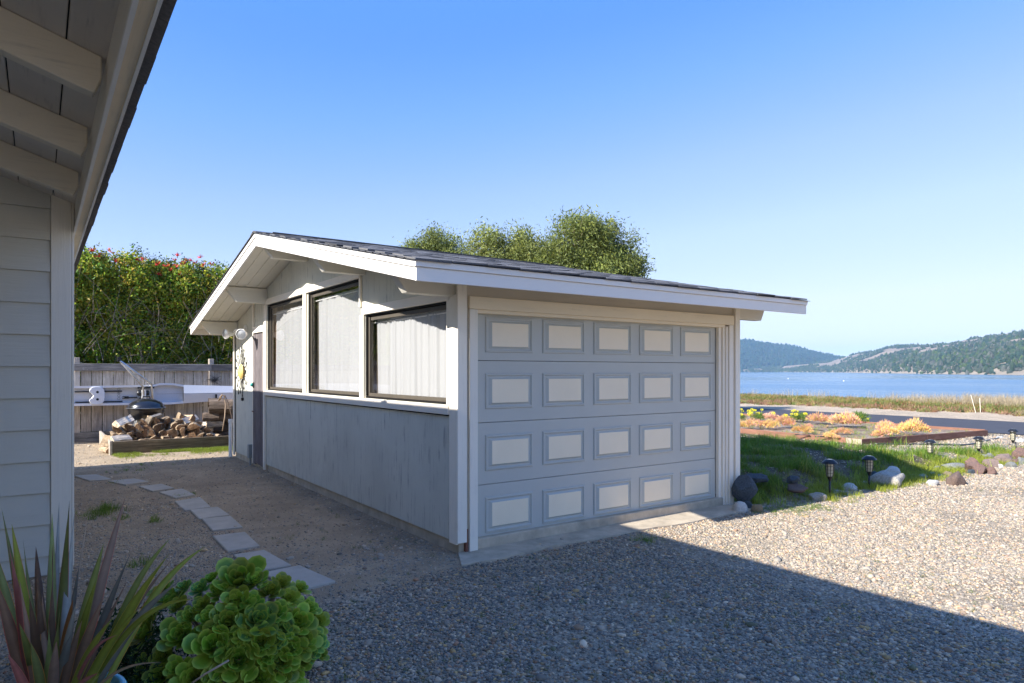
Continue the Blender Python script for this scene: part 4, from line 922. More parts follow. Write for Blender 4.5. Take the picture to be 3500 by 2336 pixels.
obj('ray_weight', MB().lathe([(0, 1.0), (.02, 1.01), (.022, 1.05), (0, 1.06)], (-.02, 7.0, 0), 10), M_iron, SO)

# ------------------------------------------------------------------ leaves and blades used by the plants
def leafmat(name, trans=.35, var=.3, rough=.55): return tinted(name, rough, 'INSTANCER', .35, trans, var, 12)
M_leaf = leafmat('hedge_leaf', .5); M_tleaf = leafmat('tree_leaf', .25); M_grass = leafmat('grass_blade', .35, .2); M_ice = leafmat('ice_plant_leaf', .1); M_dry = leafmat('dry_grass', .3, .2, .8)
def leafcluster(seed, n, spread, ll, lw, mat, name='leaf_cluster', flat=.6, twig=True):
    rs = random.Random(seed); mb = MB()
    for i in range(n):
        p = Vector((rs.gauss(0, 1), rs.gauss(0, 1), rs.gauss(0, 1))) * spread * .5; d = Vector((rs.gauss(0, 1), rs.gauss(0, 1), rs.gauss(0, 1) * flat + .3)).normalized(); sd = d.cross(Vector((rs.gauss(0, 1), rs.gauss(0, 1), rs.gauss(0, 1)))).normalized(); up = d.cross(sd)
        L_, w_ = ll * rs.uniform(.7, 1.3), lw * rs.uniform(.7, 1.2)
        mb.add([p, p + d * L_ * .45 + sd * w_ * .5 + up * w_ * .15, p + d * L_, p + d * L_ * .45 - sd * w_ * .5 + up * w_ * .15], [(0, 1, 2), (0, 2, 3)])
    me = mb.mesh(name); me.materials.append(mat); return me
def stalks(name, parent, paths, r, mat, label=None):
    mb = MB()
    for p in paths: mb.tube(p, [r * (1 - .7 * i / (len(p) - 1)) for i in range(len(p))], 5, False)
    return obj(name, mb, mat, parent, smooth=True, kind='stuff', recalc=False)
M_twig = plain('twig_bark', (.30, .235, .17), .9, 0, .3, 10); M_trunk = wood('trunk_bark', (.20, .16, .12), (.09, .07, .05), 'z', 30)

# ------------------------------------------------------------------ hedge behind the fence
HG = thing('hedge', 'tall tangled green hedge with red flowers rising behind the board fence', 'hedge', (0, 13.4, 0))
def htop(x): return 3.98 + .20 * noise.noise(Vector((x * .9, 2, 0))) * 1.6 + .14 * noise.noise(Vector((x * 3.1, 7, 0))) * 1.5 - .35 * ss((x - 1.4) / 1.2)
P = []; S = []; T = []; Ro = []; K = []
hcl = [leafcluster(50 + i, 11, .18, .075, .042, M_leaf) for i in range(7)]
while len(P) < 30000:
    x = rng.uniform(-5.2, 4.6); u = rng.random(); zt = htop(x); z = 1.15 + (zt - 1.15) * rng.random() ** .72; fy = 12.55 + .25 * noise.noise(Vector((x * 1.3, z * 1.3, 5))) + .10 * noise.noise(Vector((x * 4, z * 4, 9))); y = fy + abs(rng.normal(0, .42)) + .18 * (1 - (z - 1.1) / 3)
    hollow = noise.noise(Vector((x * 2.2, z * 2.2, 21)))
    if hollow < -.18 and rng.random() < .7: y += .35
    if z < 1.9 and rng.random() < .72 * (1 - (z - 1.15) / .75): continue
    if z > zt - .45 and rng.random() < .45 + .3 * (noise.noise(Vector((x * 6, z * 4, 2))) > 0): continue
    P.append((x, y, z)); s_ = rng.uniform(.7, 1.25); S.append((s_, s_, s_)); Ro.append(rng.uniform(0, 6.3, 3)); K.append(rng.integers(7))
    c = [(.42, .50, .055), (.62, .62, .08), (.19, .30, .045), (.78, .74, .15)][rng.choice(4, p=[.36, .24, .30, .10])]; T.append([q * rng.uniform(.75, 1.25) for q in c])
for x0 in np.arange(-3.3, 1.6, .34):                        # shoots that stick out of the top
    h_ = rng.uniform(.03, .20) if abs(x0 + .9) > .2 else .34
    for q in range(26): z = htop(x0) - .1 + (h_ + .1) * rng.random(); P.append((x0 + rng.normal(0, .045), 12.9 + rng.normal(0, .05), z)); S.append((.7, .7, .7)); Ro.append(rng.uniform(0, 6.3, 3)); K.append(rng.integers(7)); T.append([.09, .13, .03])
for _ in range(4500): P.append((rng.uniform(-5.2, 6), 12.45 + abs(rng.normal(0, .3)), rng.uniform(.05, 1.3))); s_ = rng.uniform(.9, 1.4); S.append((s_, s_, s_)); Ro.append(rng.uniform(0, 6.3, 3)); K.append(rng.integers(7)); T.append([.10, .14, .03])
scatter('hedge_foliage', P, Ro, S, T, hcl, K, HG)
pth = []
for i in range(380):
    x = rng.uniform(-4.5, 3.5); z0 = rng.uniform(1.0, 2.9); y = 12.5 + rng.uniform(-.12, .25); L_ = rng.uniform(.4, 1.5); lean = rng.normal(0, .35); bend = rng.normal(0, .3); up = 1 if rng.random() > .3 else rng.uniform(-.2, .4)
    pts_ = [(x + lean * L_ * t + bend * t * t, y + .1 * math.sin(3 * t + i), min(z0 + up * L_ * t - .2 * abs(bend) * t * t, htop(x) + .05)) for t in np.linspace(0, 1, 6)]; pth.append(pts_)
stalks('hedge_stems', HG, pth, .006, M_twig)
rf = MB()
for i in range(14):
    t = rng.uniform(0, 6.28); e = rng.uniform(.2, 1.3); d = Vector((math.cos(t) * math.cos(e), math.sin(t) * math.cos(e), math.sin(e))); sd = d.orthogonal().normalized() * .010; rf.add([sd, d * .085 + sd * .6, d * .095, d * .085 - sd * .6, -sd], [(0, 1, 2), (0, 2, 4), (4, 2, 3)])
rfm = rf.mesh('flower_cluster'); rfm.materials.append(M_redfl)
for xp, yp in ((315, 860), (340, 878), (372, 858), (393, 895), (420, 905), (468, 890), (478, 896), (455, 895), (608, 876), (595, 890), (632, 895), (628, 905), (685, 882), (697, 908), (653, 893), (600, 915), (570, 912), (541, 905), (585, 925), (308, 940), (540, 940), (724, 905), (712, 948), (610, 940), (668, 900), (490, 888), (382, 866)):
    o = obj('flower_cluster', rfm, None, HG); p = ony(xp, yp, 12.62); o.location = p; o.rotation_euler = (rng.normal(0, .4), rng.normal(0, .4), rng.uniform(0, 6)); s_ = rng.uniform(.7, 1.15); o.scale = (s_, s_, s_)
HG_BACK = MB()

# ------------------------------------------------------------------ trees behind the garage
def tree(label, centre, lobes, ncl, seed, base, col):
    t = thing('olive_tree', label, 'tree', base, 'trees beyond the garage roof'); rs = np.random.default_rng(seed)
    cls = [leafcluster(seed * 10 + i, 18, .34, .115, .036, M_tleaf) for i in range(6)]
    P = []; S = []; T = []; Ro = []; K = []; wts = np.array([l[3] ** 2 for l in lobes]); wts /= wts.sum(); tw = []
    subs = []
    for i in range(ncl // 19):
        l = lobes[rs.choice(len(lobes), p=wts)]; d = rs.normal(0, 1, 3); d /= np.linalg.norm(d); rad = l[3] * (.35 + .65 * rs.random() ** .6) * (1 + .35 * noise.noise(Vector(tuple(d * 2.4)) + Vector((seed, 0, 0)))); subs.append((np.array(l[:3]) + d * rad * np.array([1, 1, .95]), l, rs.uniform(.7, 1.35)))
    for i in range(ncl):
        sc_, l, kk = subs[rs.integers(len(subs))]; p = sc_ + rs.normal(0, .115, 3) * np.array([1, 1, .8])
        pass
        P.append(p); s_ = rs.uniform(.7, 1.2); S.append((s_,) * 3); Ro.append(rs.uniform(0, 6.3, 3)); K.append(rs.integers(6)); k = rs.uniform(.8, 1.25) * kk; c = col if rs.random() > .25 else (col[0] * 1.5, col[1] * 1.35, col[2] * 1.1); T.append([q * k for q in c])
        if i % 9 == 0: a = Vector(base) + Vector((0, 0, 2.0)); b_ = Vector(tuple(p)); m1 = Vector(l[:3]); tw.append([m1.lerp(b_, .2), m1.lerp(b_, .6) + Vector((0, 0, -.05)), b_])
    scatter('crown', P, Ro, S, T, cls, K, t)
    B = Vector(base); mb = MB(); mb.tube([B, B + Vector((.05, .1, 1)), B + Vector((0, 0, 2.1))], [.2, .16, .13], 10)
    for l in lobes: c = Vector(l[:3]); mb.tube([B + Vector((0, 0, 1.9)), (B + Vector((0, 0, 2.6))).lerp(c, .5), c], [.10, .07, .03], 8)
    obj('trunk', mb, M_trunk, t, smooth=True); stalks('branches', t, tw, .018, M_twig)
tz = lambda xp, yp, d=22.0: tuple(ond(xp, yp, d))
tree('largest olive green tree, its round crown highest above the roof on the right', None, [(*tz(1960, 850), 1.05), (*tz(2070, 850), .95), (*tz(2100, 940), 1.0), (*tz(1925, 930), 1.0), (*tz(2020, 1010), 1.3), (*tz(2150, 925, 22.6), .45), (*tz(1890, 1040), 1.3)], 5200, 3, (11.8, 12.3, 0), (.18, .22, .055))
tree('lower middle olive green tree between the small crown and the largest one', None, [(*tz(1660, 840, 22.8), .62), (*tz(1640, 930, 23), .8), (*tz(1780, 880, 23), .72), (*tz(1750, 960, 23), 1.1), (*tz(1840, 930, 23), .9), (*tz(1700, 1060, 23), 1.3)], 3600, 4, (10, 14.6, 0), (.23, .265, .07))
tree('smallest olive green tree crown, leftmost above the garage roof', None, [(*tz(1490, 850, 24), .62), (*tz(1440, 880, 24), .5), (*tz(1530, 890, 24), .55), (*tz(1480, 960, 24), .9)], 1500, 5, (8.2, 17.2, 0), (.19, .23, .06))

# ------------------------------------------------------------------ raised bed beside the road
A_, B_ = Vector((9.90, 1.86, 0)), Vector((14.12, 1.31, 0)); LEN2 = 13.0
BD = thing('planting_bed', 'raised bed edged with reddish stained boards beside the road', 'planting bed', (12, 4, 0))
ex = (B_ - A_).normalized(); ey = Vector((-ex.y, ex.x, 0)); ey = Vector((.06, 1, 0)).normalized(); ZB = .215
def bp(u, v_, z=0): p = A_ + ex * u + ey * v_; return Vector((p.x, p.y, z))
def boardq(name, a, b, th, z0, z1, mt, inward): 
    d = (b - a).normalized(); nrm = inward.normalized() * th; mb = MB()
    vs = [Vector((p.x, p.y, z)) for z in (z0, z1) for p in (a, b, b + nrm, a + nrm)]; mb.add(vs, [(0, 3, 2, 1), (4, 5, 6, 7), (0, 1, 5, 4), (1, 2, 6, 5), (2, 3, 7, 6), (3, 0, 4, 7)]); return obj(name, mb, mt, BD, bevel=.006)
W2 = (B_ - A_).length
boardq('edge_board', bp(0, 0), bp(W2 * .48, 0), .04, .085, ZB, M_redx, ey); boardq('edge_board', bp(W2 * .482, 0), bp(W2, 0), .04, .085, ZB - .002, M_redx, ey); boardq('lower_board', bp(.1, -.035), bp(W2 - .05, -.035), .06, -.08, .08, M_redx, ey)
boardq('side_board', bp(0, .045), bp(0, LEN2), .04, .06, ZB, M_redy, ex); boardq('side_board', bp(0.0, .0), bp(-.02, .30), -.02, .0, ZB - .004, M_cement, ex); boardq('far_board', bp(W2 - .04, .045), bp(W2 - .04, LEN2), .04, .0, ZB + .01, M_redy, ex)
soil = MB(); n1, n2 = 24, 60
for j in range(n2 + 1):
    for i in range(n1 + 1): p = bp(.04 + (W2 - .09) * i / n1, .05 + (LEN2 - .1) * j / n2); soil.v.append((p.x, p.y, ZB - .045 + .03 * noise.noise(p * 1.4))); soil.tints.append((.36, .27, .20) if noise.noise(p * 2) < .1 else (.46, .37, .27))
for j in range(n2):
    for i in range(n1): k = j * (n1 + 1) + i; soil.f.append((k, k + 1, k + n1 + 2, k + n1 + 1)); soil.mi.append(0)
so_ = obj('soil', soil, M_ground, BD, smooth=True); at_ = so_.data.attributes.new('stony', 'FLOAT', 'POINT'); at_.data.foreach_set('value', np.full(len(so_.data.vertices), .7, np.float32))
# succulent clumps
M_suc = tinted('succulent_leaf', .5, 'GEOMETRY', .35, .15, .15, 10)
def fingerclump(seed, n, L_, cols):
    rs = random.Random(seed); mb = MB(); lob = [(0, 0, .62)] + [(math.cos(t) * .5 * q_, math.sin(t) * .5 * q_, rs.uniform(.36, .58)) for t, q_ in ((rs.uniform(0, 6.28), rs.uniform(.8, 1.25)) for _ in range(5))]
    for i in range(n):
        lx, ly, lr = lob[i % len(lob)]; a = i * 2.399; rr = math.sqrt(((i * 7) % n + .5) / n); el = 1.45 - 1.15 * rr; h = Vector((lx + math.cos(a) * rr * lr, ly + math.sin(a) * rr * lr, lr * 1.0 * math.sqrt(1 - .8 * rr * rr))); h.z *= rs.uniform(.8, 1.1)
        d = Vector((math.cos(a + rs.gauss(0, .5)) * math.cos(el), math.sin(a + rs.gauss(0, .5)) * math.cos(el), math.sin(el) + rs.uniform(-.1, .3))).normalized(); sd = d.orthogonal().normalized(); q = d.cross(sd); w_ = L_ * .16
        c = rs.choice(cols); tipc = (min(1, c[0] * 1.1), c[1] * .72, c[2] * .85)
        k = len(mb.v); mb.v += [tuple(h - d * L_ * .7)] + [tuple(h + (sd * math.cos(t) + q * math.sin(t)) * w_) for t in (0, 2.09, 4.19)] + [tuple(h + d * L_)]
        mb.tints += [tuple(x * .8 for x in c)] + [c] * 3 + [tipc]; mb.f += [(k, k + 1, k + 2), (k, k + 2, k + 3), (k, k + 3, k + 1), (k + 4, k + 2, k + 1), (k + 4, k + 3, k + 2), (k + 4, k + 1, k + 3)]; mb.mi += [0] * 6
    me = mb.mesh('leaves'); me.materials.append(M_suc); return me
pink = [(.80, .42, .34), (.85, .58, .34), (.70, .32, .28), (.86, .68, .34)]; yel = [(.84, .66, .16), (.84, .54, .18), (.78, .70, .22), (.80, .42, .24)]; grn = [(.10, .20, .03), (.16, .28, .04), (.07, .14, .02)]
sucm = {'p': [fingerclump(1, 700, .13, pink), fingerclump(2, 700, .12, pink + yel)], 'y': [fingerclump(3, 700, .12, yel), fingerclump(4, 650, .13, yel + pink)], 'g': [fingerclump(5, 420, .12, grn)]}
def Q2(x, y): return (2500 + x / 4.7, 1350 + y / 4.7)
def Q3(x, y): return (3000 + x / 4.48, 1350 + y / 4.48)
cl_ = [(Q2(120, 560), 260, 'y', 'orange and yellow succulent clump at the left edge, beside the garage corner'), (Q2(330, 560), 330, 'p', 'pink and orange succulent clump, second from the garage corner'), (Q2(610, 565), 260, 'y', 'bright yellow orange succulent clump left of the pink tall one'), (Q2(850, 545), 330, 'p', 'tall pink tipped succulent clump left of the drip hose'),
       (Q2(640, 430), 230, 'p', 'small pink succulent clump behind, close to the road'), (Q2(1400, 480), 330, 'p', 'low red pink succulent clump at the back in the middle of the bed'), (Q2(1150, 640), 270, 'y', 'low orange succulent clump alone on the bare soil'), (Q2(1840, 540), 400, 'p', 'wide orange pink succulent clump below the yellow flower balls'),
       (Q2(1660, 635), 120, 'y', 'tiny yellow succulent clump beside a pink one'), (Q2(1800, 650), 220, 'p', 'small peach succulent clump in the middle of the bed'), (Q2(1570, 705), 190, 'y', 'small orange succulent clump close to the reddish side board'), (Q2(1690, 715), 110, 'y', 'smallest orange clump by the reddish side board'), (Q2(1255, 535), 110, 'p', 'tiny pink clump near the black drip hose'),
       (Q3(110, 560), 270, 'p', 'rosy pink succulent clump in the right half of the bed'), (Q3(150, 640), 280, 'y', 'yellow orange succulent clump in front of the rosy pink one'), (Q3(60, 690), 260, 'y', 'low orange succulent clump near the front corner of the bed'), (Q3(560, 635), 390, 'y', 'rightmost yellow succulent clump near the bed corner')]
for i, (q, wpx, k, lb) in enumerate(cl_):
    zz = ZB - .04; c = onz(q[0], q[1], zz); d = (c - CAM).dot(FW); r_ = wpx / (4.7 if i < 13 else 4.48) / FPX * d * .5; c = c + (c - CAM).normalized() * r_ * .6
    t = thing('succulent_clump', lb, 'succulent', (c.x, c.y, zz), 'succulent clumps in the planting bed'); o = obj('leaves', sucm[k][i % len(sucm[k])], None, t, kind='stuff'); o.location = (c.x, c.y, zz); sc_ = 1.15 * r_ / .92; o.scale = (sc_, sc_, sc_ * rng.uniform(1.25, 1.7)); o.rotation_euler = (0, 0, rng.uniform(0, 6))
heads = {0: [(160, 235), (180, 262), (162, 318), (120, 300)], 1: [(330, 235), (350, 250), (282, 262), (315, 290), (285, 305), (380, 250), (490, 240), (432, 298), (290, 325)], 2: [(985, 265), (1010, 250), (1055, 268), (965, 312), (1040, 315), (1185, 305), (1200, 310), (860, 325), (885, 330), (1195, 390), (675, 293), (950, 360), (860, 350), (830, 355)], 3: [(1720, 330), (1750, 350), (1785, 358), (1828, 342), (1895, 340), (1925, 360), (2098, 362), (2180, 390), (2195, 415), (2095, 425), (1710, 395), (1630, 418), (2195, 440), (2075, 430), (1695, 410)]}
gp_ = {0: ((150, 400), 150, 'green plant with pale yellow flower balls nearest the garage corner'), 1: ((430, 420), 240, 'green plant with yellow flower balls left of the tall clumps'), 2: ((1070, 440), 280, 'bushy green plant with yellow flower balls in the middle of the bed back'), 3: ((2010, 450), 330, 'green plant with many yellow flower balls at the right of the bed back')}
fb = MB(); 
for i in range(70):
    a, zq = i * 2.399, 1 - 2 * (i + .5) / 70; rr = math.sqrt(1 - zq * zq); d = Vector((rr * math.cos(a), rr * math.sin(a), zq)); s1 = d.orthogonal().normalized() * .16; s2 = d.cross(s1); fb.add([d * .8 + s1, d * 1.0 + s2, d * .8 - s1, d * .6 - s2], [(0, 1, 2, 3)])
fbm = fb.mesh('flower_ball'); fbm.materials.append(M_flower)
M_stem = plain('flower_stem', (.20, .26, .06), .6)
for k in range(4):
    (qx, qy), wpx, lb = gp_[k]; p0 = onz(*Q2(qx, qy), ZB - .04); d = (p0 - CAM).dot(FW); r_ = wpx / 4.7 / FPX * d * .5
    t = thing('flowering_plant', lb, 'plant', (p0.x, p0.y, ZB - .04), 'green plants with yellow flower balls'); o = obj('foliage', sucm['g'][0], None, t, kind='stuff'); o.location = p0; o.scale = (r_ * 1.3, r_ * 1.3, r_ * 1.7)
    for hx_, hy_ in heads[k]:
        pt = ond(*Q2(hx_, hy_), d + rng.normal(0, .1)); b_ = p0.lerp(Vector((pt.x, pt.y, p0.z)), .55); obj('flower_stem', MB().tube([b_, b_.lerp(pt, .5) + Vector((.01, 0, 0)), pt], .006, 5), M_stem, t, smooth=True)
        f_ = obj('flower_ball', fbm, None, t); f_.location = pt; s_ = rng.uniform(.042, .060); f_.scale = (s_, s_, s_ * .85)
dl = MB()
for a, b_ in (((980, 420), (1190, 450)), ((1070, 545), (1300, 560)), ((1300, 560), (1490, 585)), ((1530, 520), (1700, 525)), ((1020, 640), (1260, 650)), ((1340, 670), (1500, 675)), ((1750, 690), (1850, 695))):
    p, q = onz(*Q2(*a), ZB - .01), onz(*Q2(*b_), ZB - .01); dl.tube([p, p.lerp(q, .5) + Vector((.03, 0, 0)), q], .011, 6)
obj('drip_line', dl, M_hose, BD, smooth=True)
# hose on the ground
pts_ = [onz(*Q3(*q)) for q in ((-60, 845), (250, 850), (480, 853), (700, 850), (900, 856), (1200, 862), (1380, 850), (1500, 828), (1640, 795), (1800, 760), (1885, 725))]
pts_ = [Vector((p.x, p.y, H(p.x, p.y) + .012)) for p in pts_]; sm_ = []
for i in range(len(pts_) - 1): sm_ += [pts_[i].lerp(pts_[i + 1], t) for t in (0, .33, .66)]
tag(obj('garden_hose', MB().tube(sm_, .017, 8), M_hose, smooth=True), 'black hose snaking over the gravel in front of the planting bed', 'hose')

# ------------------------------------------------------------------ solar path lights
def solar(loc, hgt, w_, label, lean=(0, 0), flare=False):
    t = thing('path_light', label, 'garden light', loc, 'solar path lights along the rock border'); L = Vector(loc); r_ = w_
    def P_(z): return Vector((L.x + lean[0] * z, L.y + lean[1] * z, L.z + z))
    T0 = P_(hgt)
    obj('stake', MB().tube([P_(-.05), P_(hgt - .235)], .0125, 10), M_black, t, smooth=True)
    obj('socket', MB().lathe([(.013, -.25), (.024, -.225), (.028, -.205), (.036, -.198)], T0, 16), M_black, t, smooth=True)
    obj('lens', MB().lathe([(.028, -.20), (.036, -.18), (.040, -.06), (.040, -.045)], T0, 20), M_lampglass, t, smooth=True)
    cg = MB(); rt, rb = (.058, .036) if flare else (.046, .036)
    for k in range(8):
        a = k * math.pi / 4; cg.tube([(T0.x + rb * math.cos(a), T0.y + rb * math.sin(a), T0.z - .20), (T0.x + (rb + rt) / 2 * 1.08 * math.cos(a), T0.y + (rb + rt) / 2 * 1.08 * math.sin(a), T0.z - .14), (T0.x + rt * math.cos(a), T0.y + rt * math.sin(a), T0.z - .045)], .0032, 4)
    for z_ in (-.16, -.12, -.08): rr = np.interp(z_, [-.2, -.14, -.045], [rb, (rb + rt) / 2 * 1.08, rt]); cg.tube([(T0.x + rr * math.cos(a), T0.y + rr * math.sin(a), T0.z + z_) for a in np.linspace(0, 6.283, 17)], .0028, 4, False)
    obj('cage', cg, M_black, t)
    cap = obj('cap', MB().lathe([(.0, -.002), (.045, -.002), (.052, -.006), (r_, -.038), (r_ + .002, -.046), (r_ - .01, -.048), (.0, -.046)], T0, 24 if not flare else 24), M_black, t); smooth_by_angle(cap, 35)
    obj('solar_panel', MB().box(T0.x - .028, T0.x + .028, T0.y - .028, T0.y + .028, T0.z - .0015, T0.z + .002), M_kettle, cap)
for (bx_, by_), (tx, ty), w_, lb, lean in (((2836, 1686), (2835, 1571), .088, 'black solar path light in the shade, nearest the garage', (0, 0)), ((2971, 1655), (2972, 1559), .088, 'second black solar path light, beside the big pale boulder', (0, 0)), ((3181, 1577), (3176, 1504), .085, 'middle black solar path light at the tip of the garage shadow', (-.03, .02)),
                                          ((3356, 1560), (3345, 1493), .085, 'leaning black solar path light with the hose behind it', (-.13, .08)), ((3477, 1543), (3462, 1467), .085, 'rightmost black solar path light, leaning left', (-.15, .1))):
    p = onz(bx_, by_, .06); p.z = H(p.x, p.y); d = (p - CAM).dot(FW); hgt = (ond(tx, ty, d).z - p.z)
    solar(tuple(p), hgt, w_, lb, lean, False)

# ------------------------------------------------------------------ rocks of the border
def rockmat(nm, c, c2): 
    m, nt, n, b = newmat(nm); v, rnd = coords(nt); t = noisetex(nt, v, 9, 8, .7); t2 = noisetex(nt, v, 60, 4, .7); c_ = mix(nt, ramp(nt, t, [(.4, g(0)), (.6, g(1))]), c, c2); c_ = mix(nt, .6, c_, ramp(nt, t2, [(.3, g(.55)), (.7, g(1.3))]), 'MULTIPLY'); nt.links.new(c_, b.inputs['Base Color']); b.inputs['Roughness'].default_value = .9; bump(nt, b, t, .6, .03); return m
RM = {'w': rockmat('pale_rock', (.52, .48, .40), (.36, .32, .26)), 'ww': rockmat('white_stone', (.66, .64, .58), (.50, .47, .42)), 'b': rockmat('blue_grey_rock', (.09, .11, .13), (.045, .06, .07)), 'r': rockmat('reddish_rock', (.24, .14, .11), (.15, .10, .08)), 'br': rockmat('brown_rock', (.20, .135, .105), (.13, .09, .07)), 'g': rockmat('grey_rock', (.27, .28, .26), (.17, .17, .15)), 'o': rockmat('ochre_rock', (.33, .25, .14), (.22, .17, .10)), 'p': rockmat('pink_rock', (.30, .21, .17), (.20, .15, .12))}
def Rk(x, y): return (2450 + x / 3.615, 1550 + y / 3.615)
rocks = [(Rk(302, 675), 170, 120, 'ww', 'smooth round white cobble at the right foot of the garage', .05, 1), (Rk(395, 650), 130, 95, 'b', 'small blue grey rock behind the white cobble', .15, 4), (Rk(512, 680), 130, 110, 'o', 'tan pointed rock right of the white cobble', .15, 5), (Rk(370, 390), 250, 230, 'b', 'large dark blue grey boulder in the grass beside the garage', .16, 9), (Rk(520, 300), 240, 90, 'b', 'long low blue rock behind the large dark boulder', .2, 5), (Rk(290, 50), 70, 60, 'b', 'small blue rock by the garage wall higher up the grass', .2, 4),
         (Rk(1035, 430), 290, 65, 'br', 'flat dark brown rock lying in the shaded grass', .15, 5), (Rk(960, 320), 150, 70, 'b', 'grey rock sunk in the shaded grass', .2, 4), (Rk(1275, 545), 220, 105, 'w', 'flat topped cream boulder left of the nearest path light', .12, 7), (Rk(1130, 515), 110, 50, 'b', 'dark low rock touching the cream boulder', .2, 4), (Rk(1520, 490), 140, 55, 'w', 'small pinkish cream rock right of the nearest path light', .2, 4), (Rk(1665, 425), 170, 80, 'ww', 'white crumbly rock among yellow grass', .25, 6), (Rk(1835, 365), 90, 30, 'ww', 'small flat white rock at the foot of the second path light', .2, 4),
         (Rk(2190, 330), 380, 190, 'w', 'biggest pale boulder of the border, right of the second path light', .12, 7), (Rk(2200, 230), 210, 100, 'ww', 'white stone behind the biggest pale boulder', .12, 5), (Rk(1965, 285), 120, 105, 'b', 'blue grey rock between second path light and biggest boulder', .15, 6),
         (Q3(565, 1240), 75, 45, 'ww', 'leftmost of the small white stones in the border', .1, 3), (Q3(725, 1255), 160, 70, 'ww', 'large flat white stone left of the brown boulder', .1, 4), (Q3(840, 1215), 170, 60, 'ww', 'long white stone just behind the flat one', .1, 4), (Q3(990, 1245), 120, 45, 'ww', 'small white stone touching the tan rock', .1, 4), (Q3(880, 1355), 170, 80, 'ww', 'white stone lowest down on the gravel', .15, 4), (Q3(1095, 1220), 140, 80, 'o', 'tan rock left of the brown boulder', .2, 5), (Q3(1255, 1290), 260, 200, 'br', 'smooth brown boulder under the grey slab', .12, 3), (Q3(1245, 1120), 380, 110, 'g', 'grey green slab lying above the brown boulder', .2, 7),
         (Q3(950, 1130), 120, 70, 'g', 'small grey rock left of the grey green slab', .2, 5), (Q3(1450, 1175), 110, 80, 'b', 'dark rock between brown boulder and purple rock', .2, 5), (Q3(1560, 1115), 310, 190, 'r', 'knobbly purple brown rock below the leaning path light', .45, 4), (Q3(1790, 1055), 230, 130, 'p', 'pink flat faced rock on the border', .12, 7), (Q3(1775, 1170), 130, 110, 'r', 'rough dark red rock below the pink one', .4, 4), (Q3(1720, 950), 180, 90, 'g', 'grey rock behind the pink one', .2, 5), (Q3(1980, 985), 250, 150, 'p', 'tan and grey boulder in front of the rightmost path light', .25, 6),
         (Q3(1900, 1095), 110, 60, 'ww', 'small light grey stone under the tan boulder', .15, 5), (Q3(2080, 1065), 160, 90, 'g', 'slanting light grey rock near the right edge', .2, 6), (Q3(2130, 1020), 120, 90, 'r', 'dark brown rock near the right edge', .25, 5), (Q3(2240, 925), 260, 150, 'r', 'purple grey boulder at the right edge of the picture', .2, 6), (Q3(2230, 1010), 160, 110, 'g', 'grey stone low at the right edge of the picture', .2, 5), (Q3(2120, 690), 100, 60, 'ww', 'white stone at the roadside behind the rightmost path light', .15, 5), (Q3(2215, 700), 100, 60, 'ww', 'white stone at the roadside at the right edge of the picture', .15, 5), (Q3(1900, 655), 110, 30, 'ww', 'low white stone at the roadside right of the bed corner', .15, 5)]
for i, (q, wpx, hpx, mk, lb, rg_, fc) in enumerate(rocks):
    sc0 = 3.615 if i < 16 else 4.48; yb = q[1] + hpx / sc0 * .5; p = onz(q[0], yb, .0)
    for _ in range(3): p = onz(q[0], yb, H(p.x, p.y))
    d = (p - CAM).dot(FW); w_ = wpx / sc0 / FPX * d / 2; h_ = hpx / sc0 / FPX * d / 2; me = rock_mesh('rock', 200 + i, 3, rg_ * 1.5, RM[mk], 1, True, fc * 2)
    o = bpy.data.objects.new('rock', me); COL.objects.link(o); dep = min(w_ * .8, .35); c = p + Vector((FW.x, FW.y, 0)) * dep * .8
    o.location = (c.x, c.y, p.z + h_ * .45); o.scale = (w_ * 1.18, dep * 1.1, h_ * 1.75); o.rotation_euler = (0, 0, YAW - R(90) + rng.normal(0, .1)); tag(o, lb, 'rock', 'rocks of the border between gravel and grass')
    if mk in 'w g r b p'.split(): smooth_by_angle(o, 28)

# ------------------------------------------------------------------ grass, weeds, verge plants
def tuft(seed, n, hgt, spread, wdt, mat, lean=.5, name='tuft'):
    rs = random.Random(seed); mb = MB()
    for i in range(n):
        a = rs.uniform(0, 6.28); b0 = Vector((rs.gauss(0, spread), rs.gauss(0, spread), 0)); L_ = hgt * rs.uniform(.5, 1.2); ln = rs.uniform(.1, lean); d = Vector((math.cos(a), math.sin(a), 0)); s_ = Vector((-d.y, d.x, 0)) * wdt
        p1 = b0 + Vector((0, 0, L_ * .5)) + d * ln * L_ * .3; p2 = b0 + Vector((0, 0, L_ * .85)) + d * ln * L_; mb.add([b0 - s_, b0 + s_, p1 + s_ * .8, p1 - s_ * .8, p2], [(0, 1, 2, 3), (3, 2, 4)])
    me = mb.mesh(name); me.materials.append(mat); return me
gt = [tuft(i, 16, .11, .035, .0022, M_grass, .8) for i in range(6)]
P = []; S = []; T = []; Ro = []; K = []
def addp(x, y, z, s_, c, kk, tilt=.1): P.append((x, y, z)); S.append((s_,) * 3 if isinstance(s_, float) else s_); T.append(c); Ro.append((rng.normal(0, tilt), rng.normal(0, tilt), rng.uniform(0, 6.3))); K.append(kk)
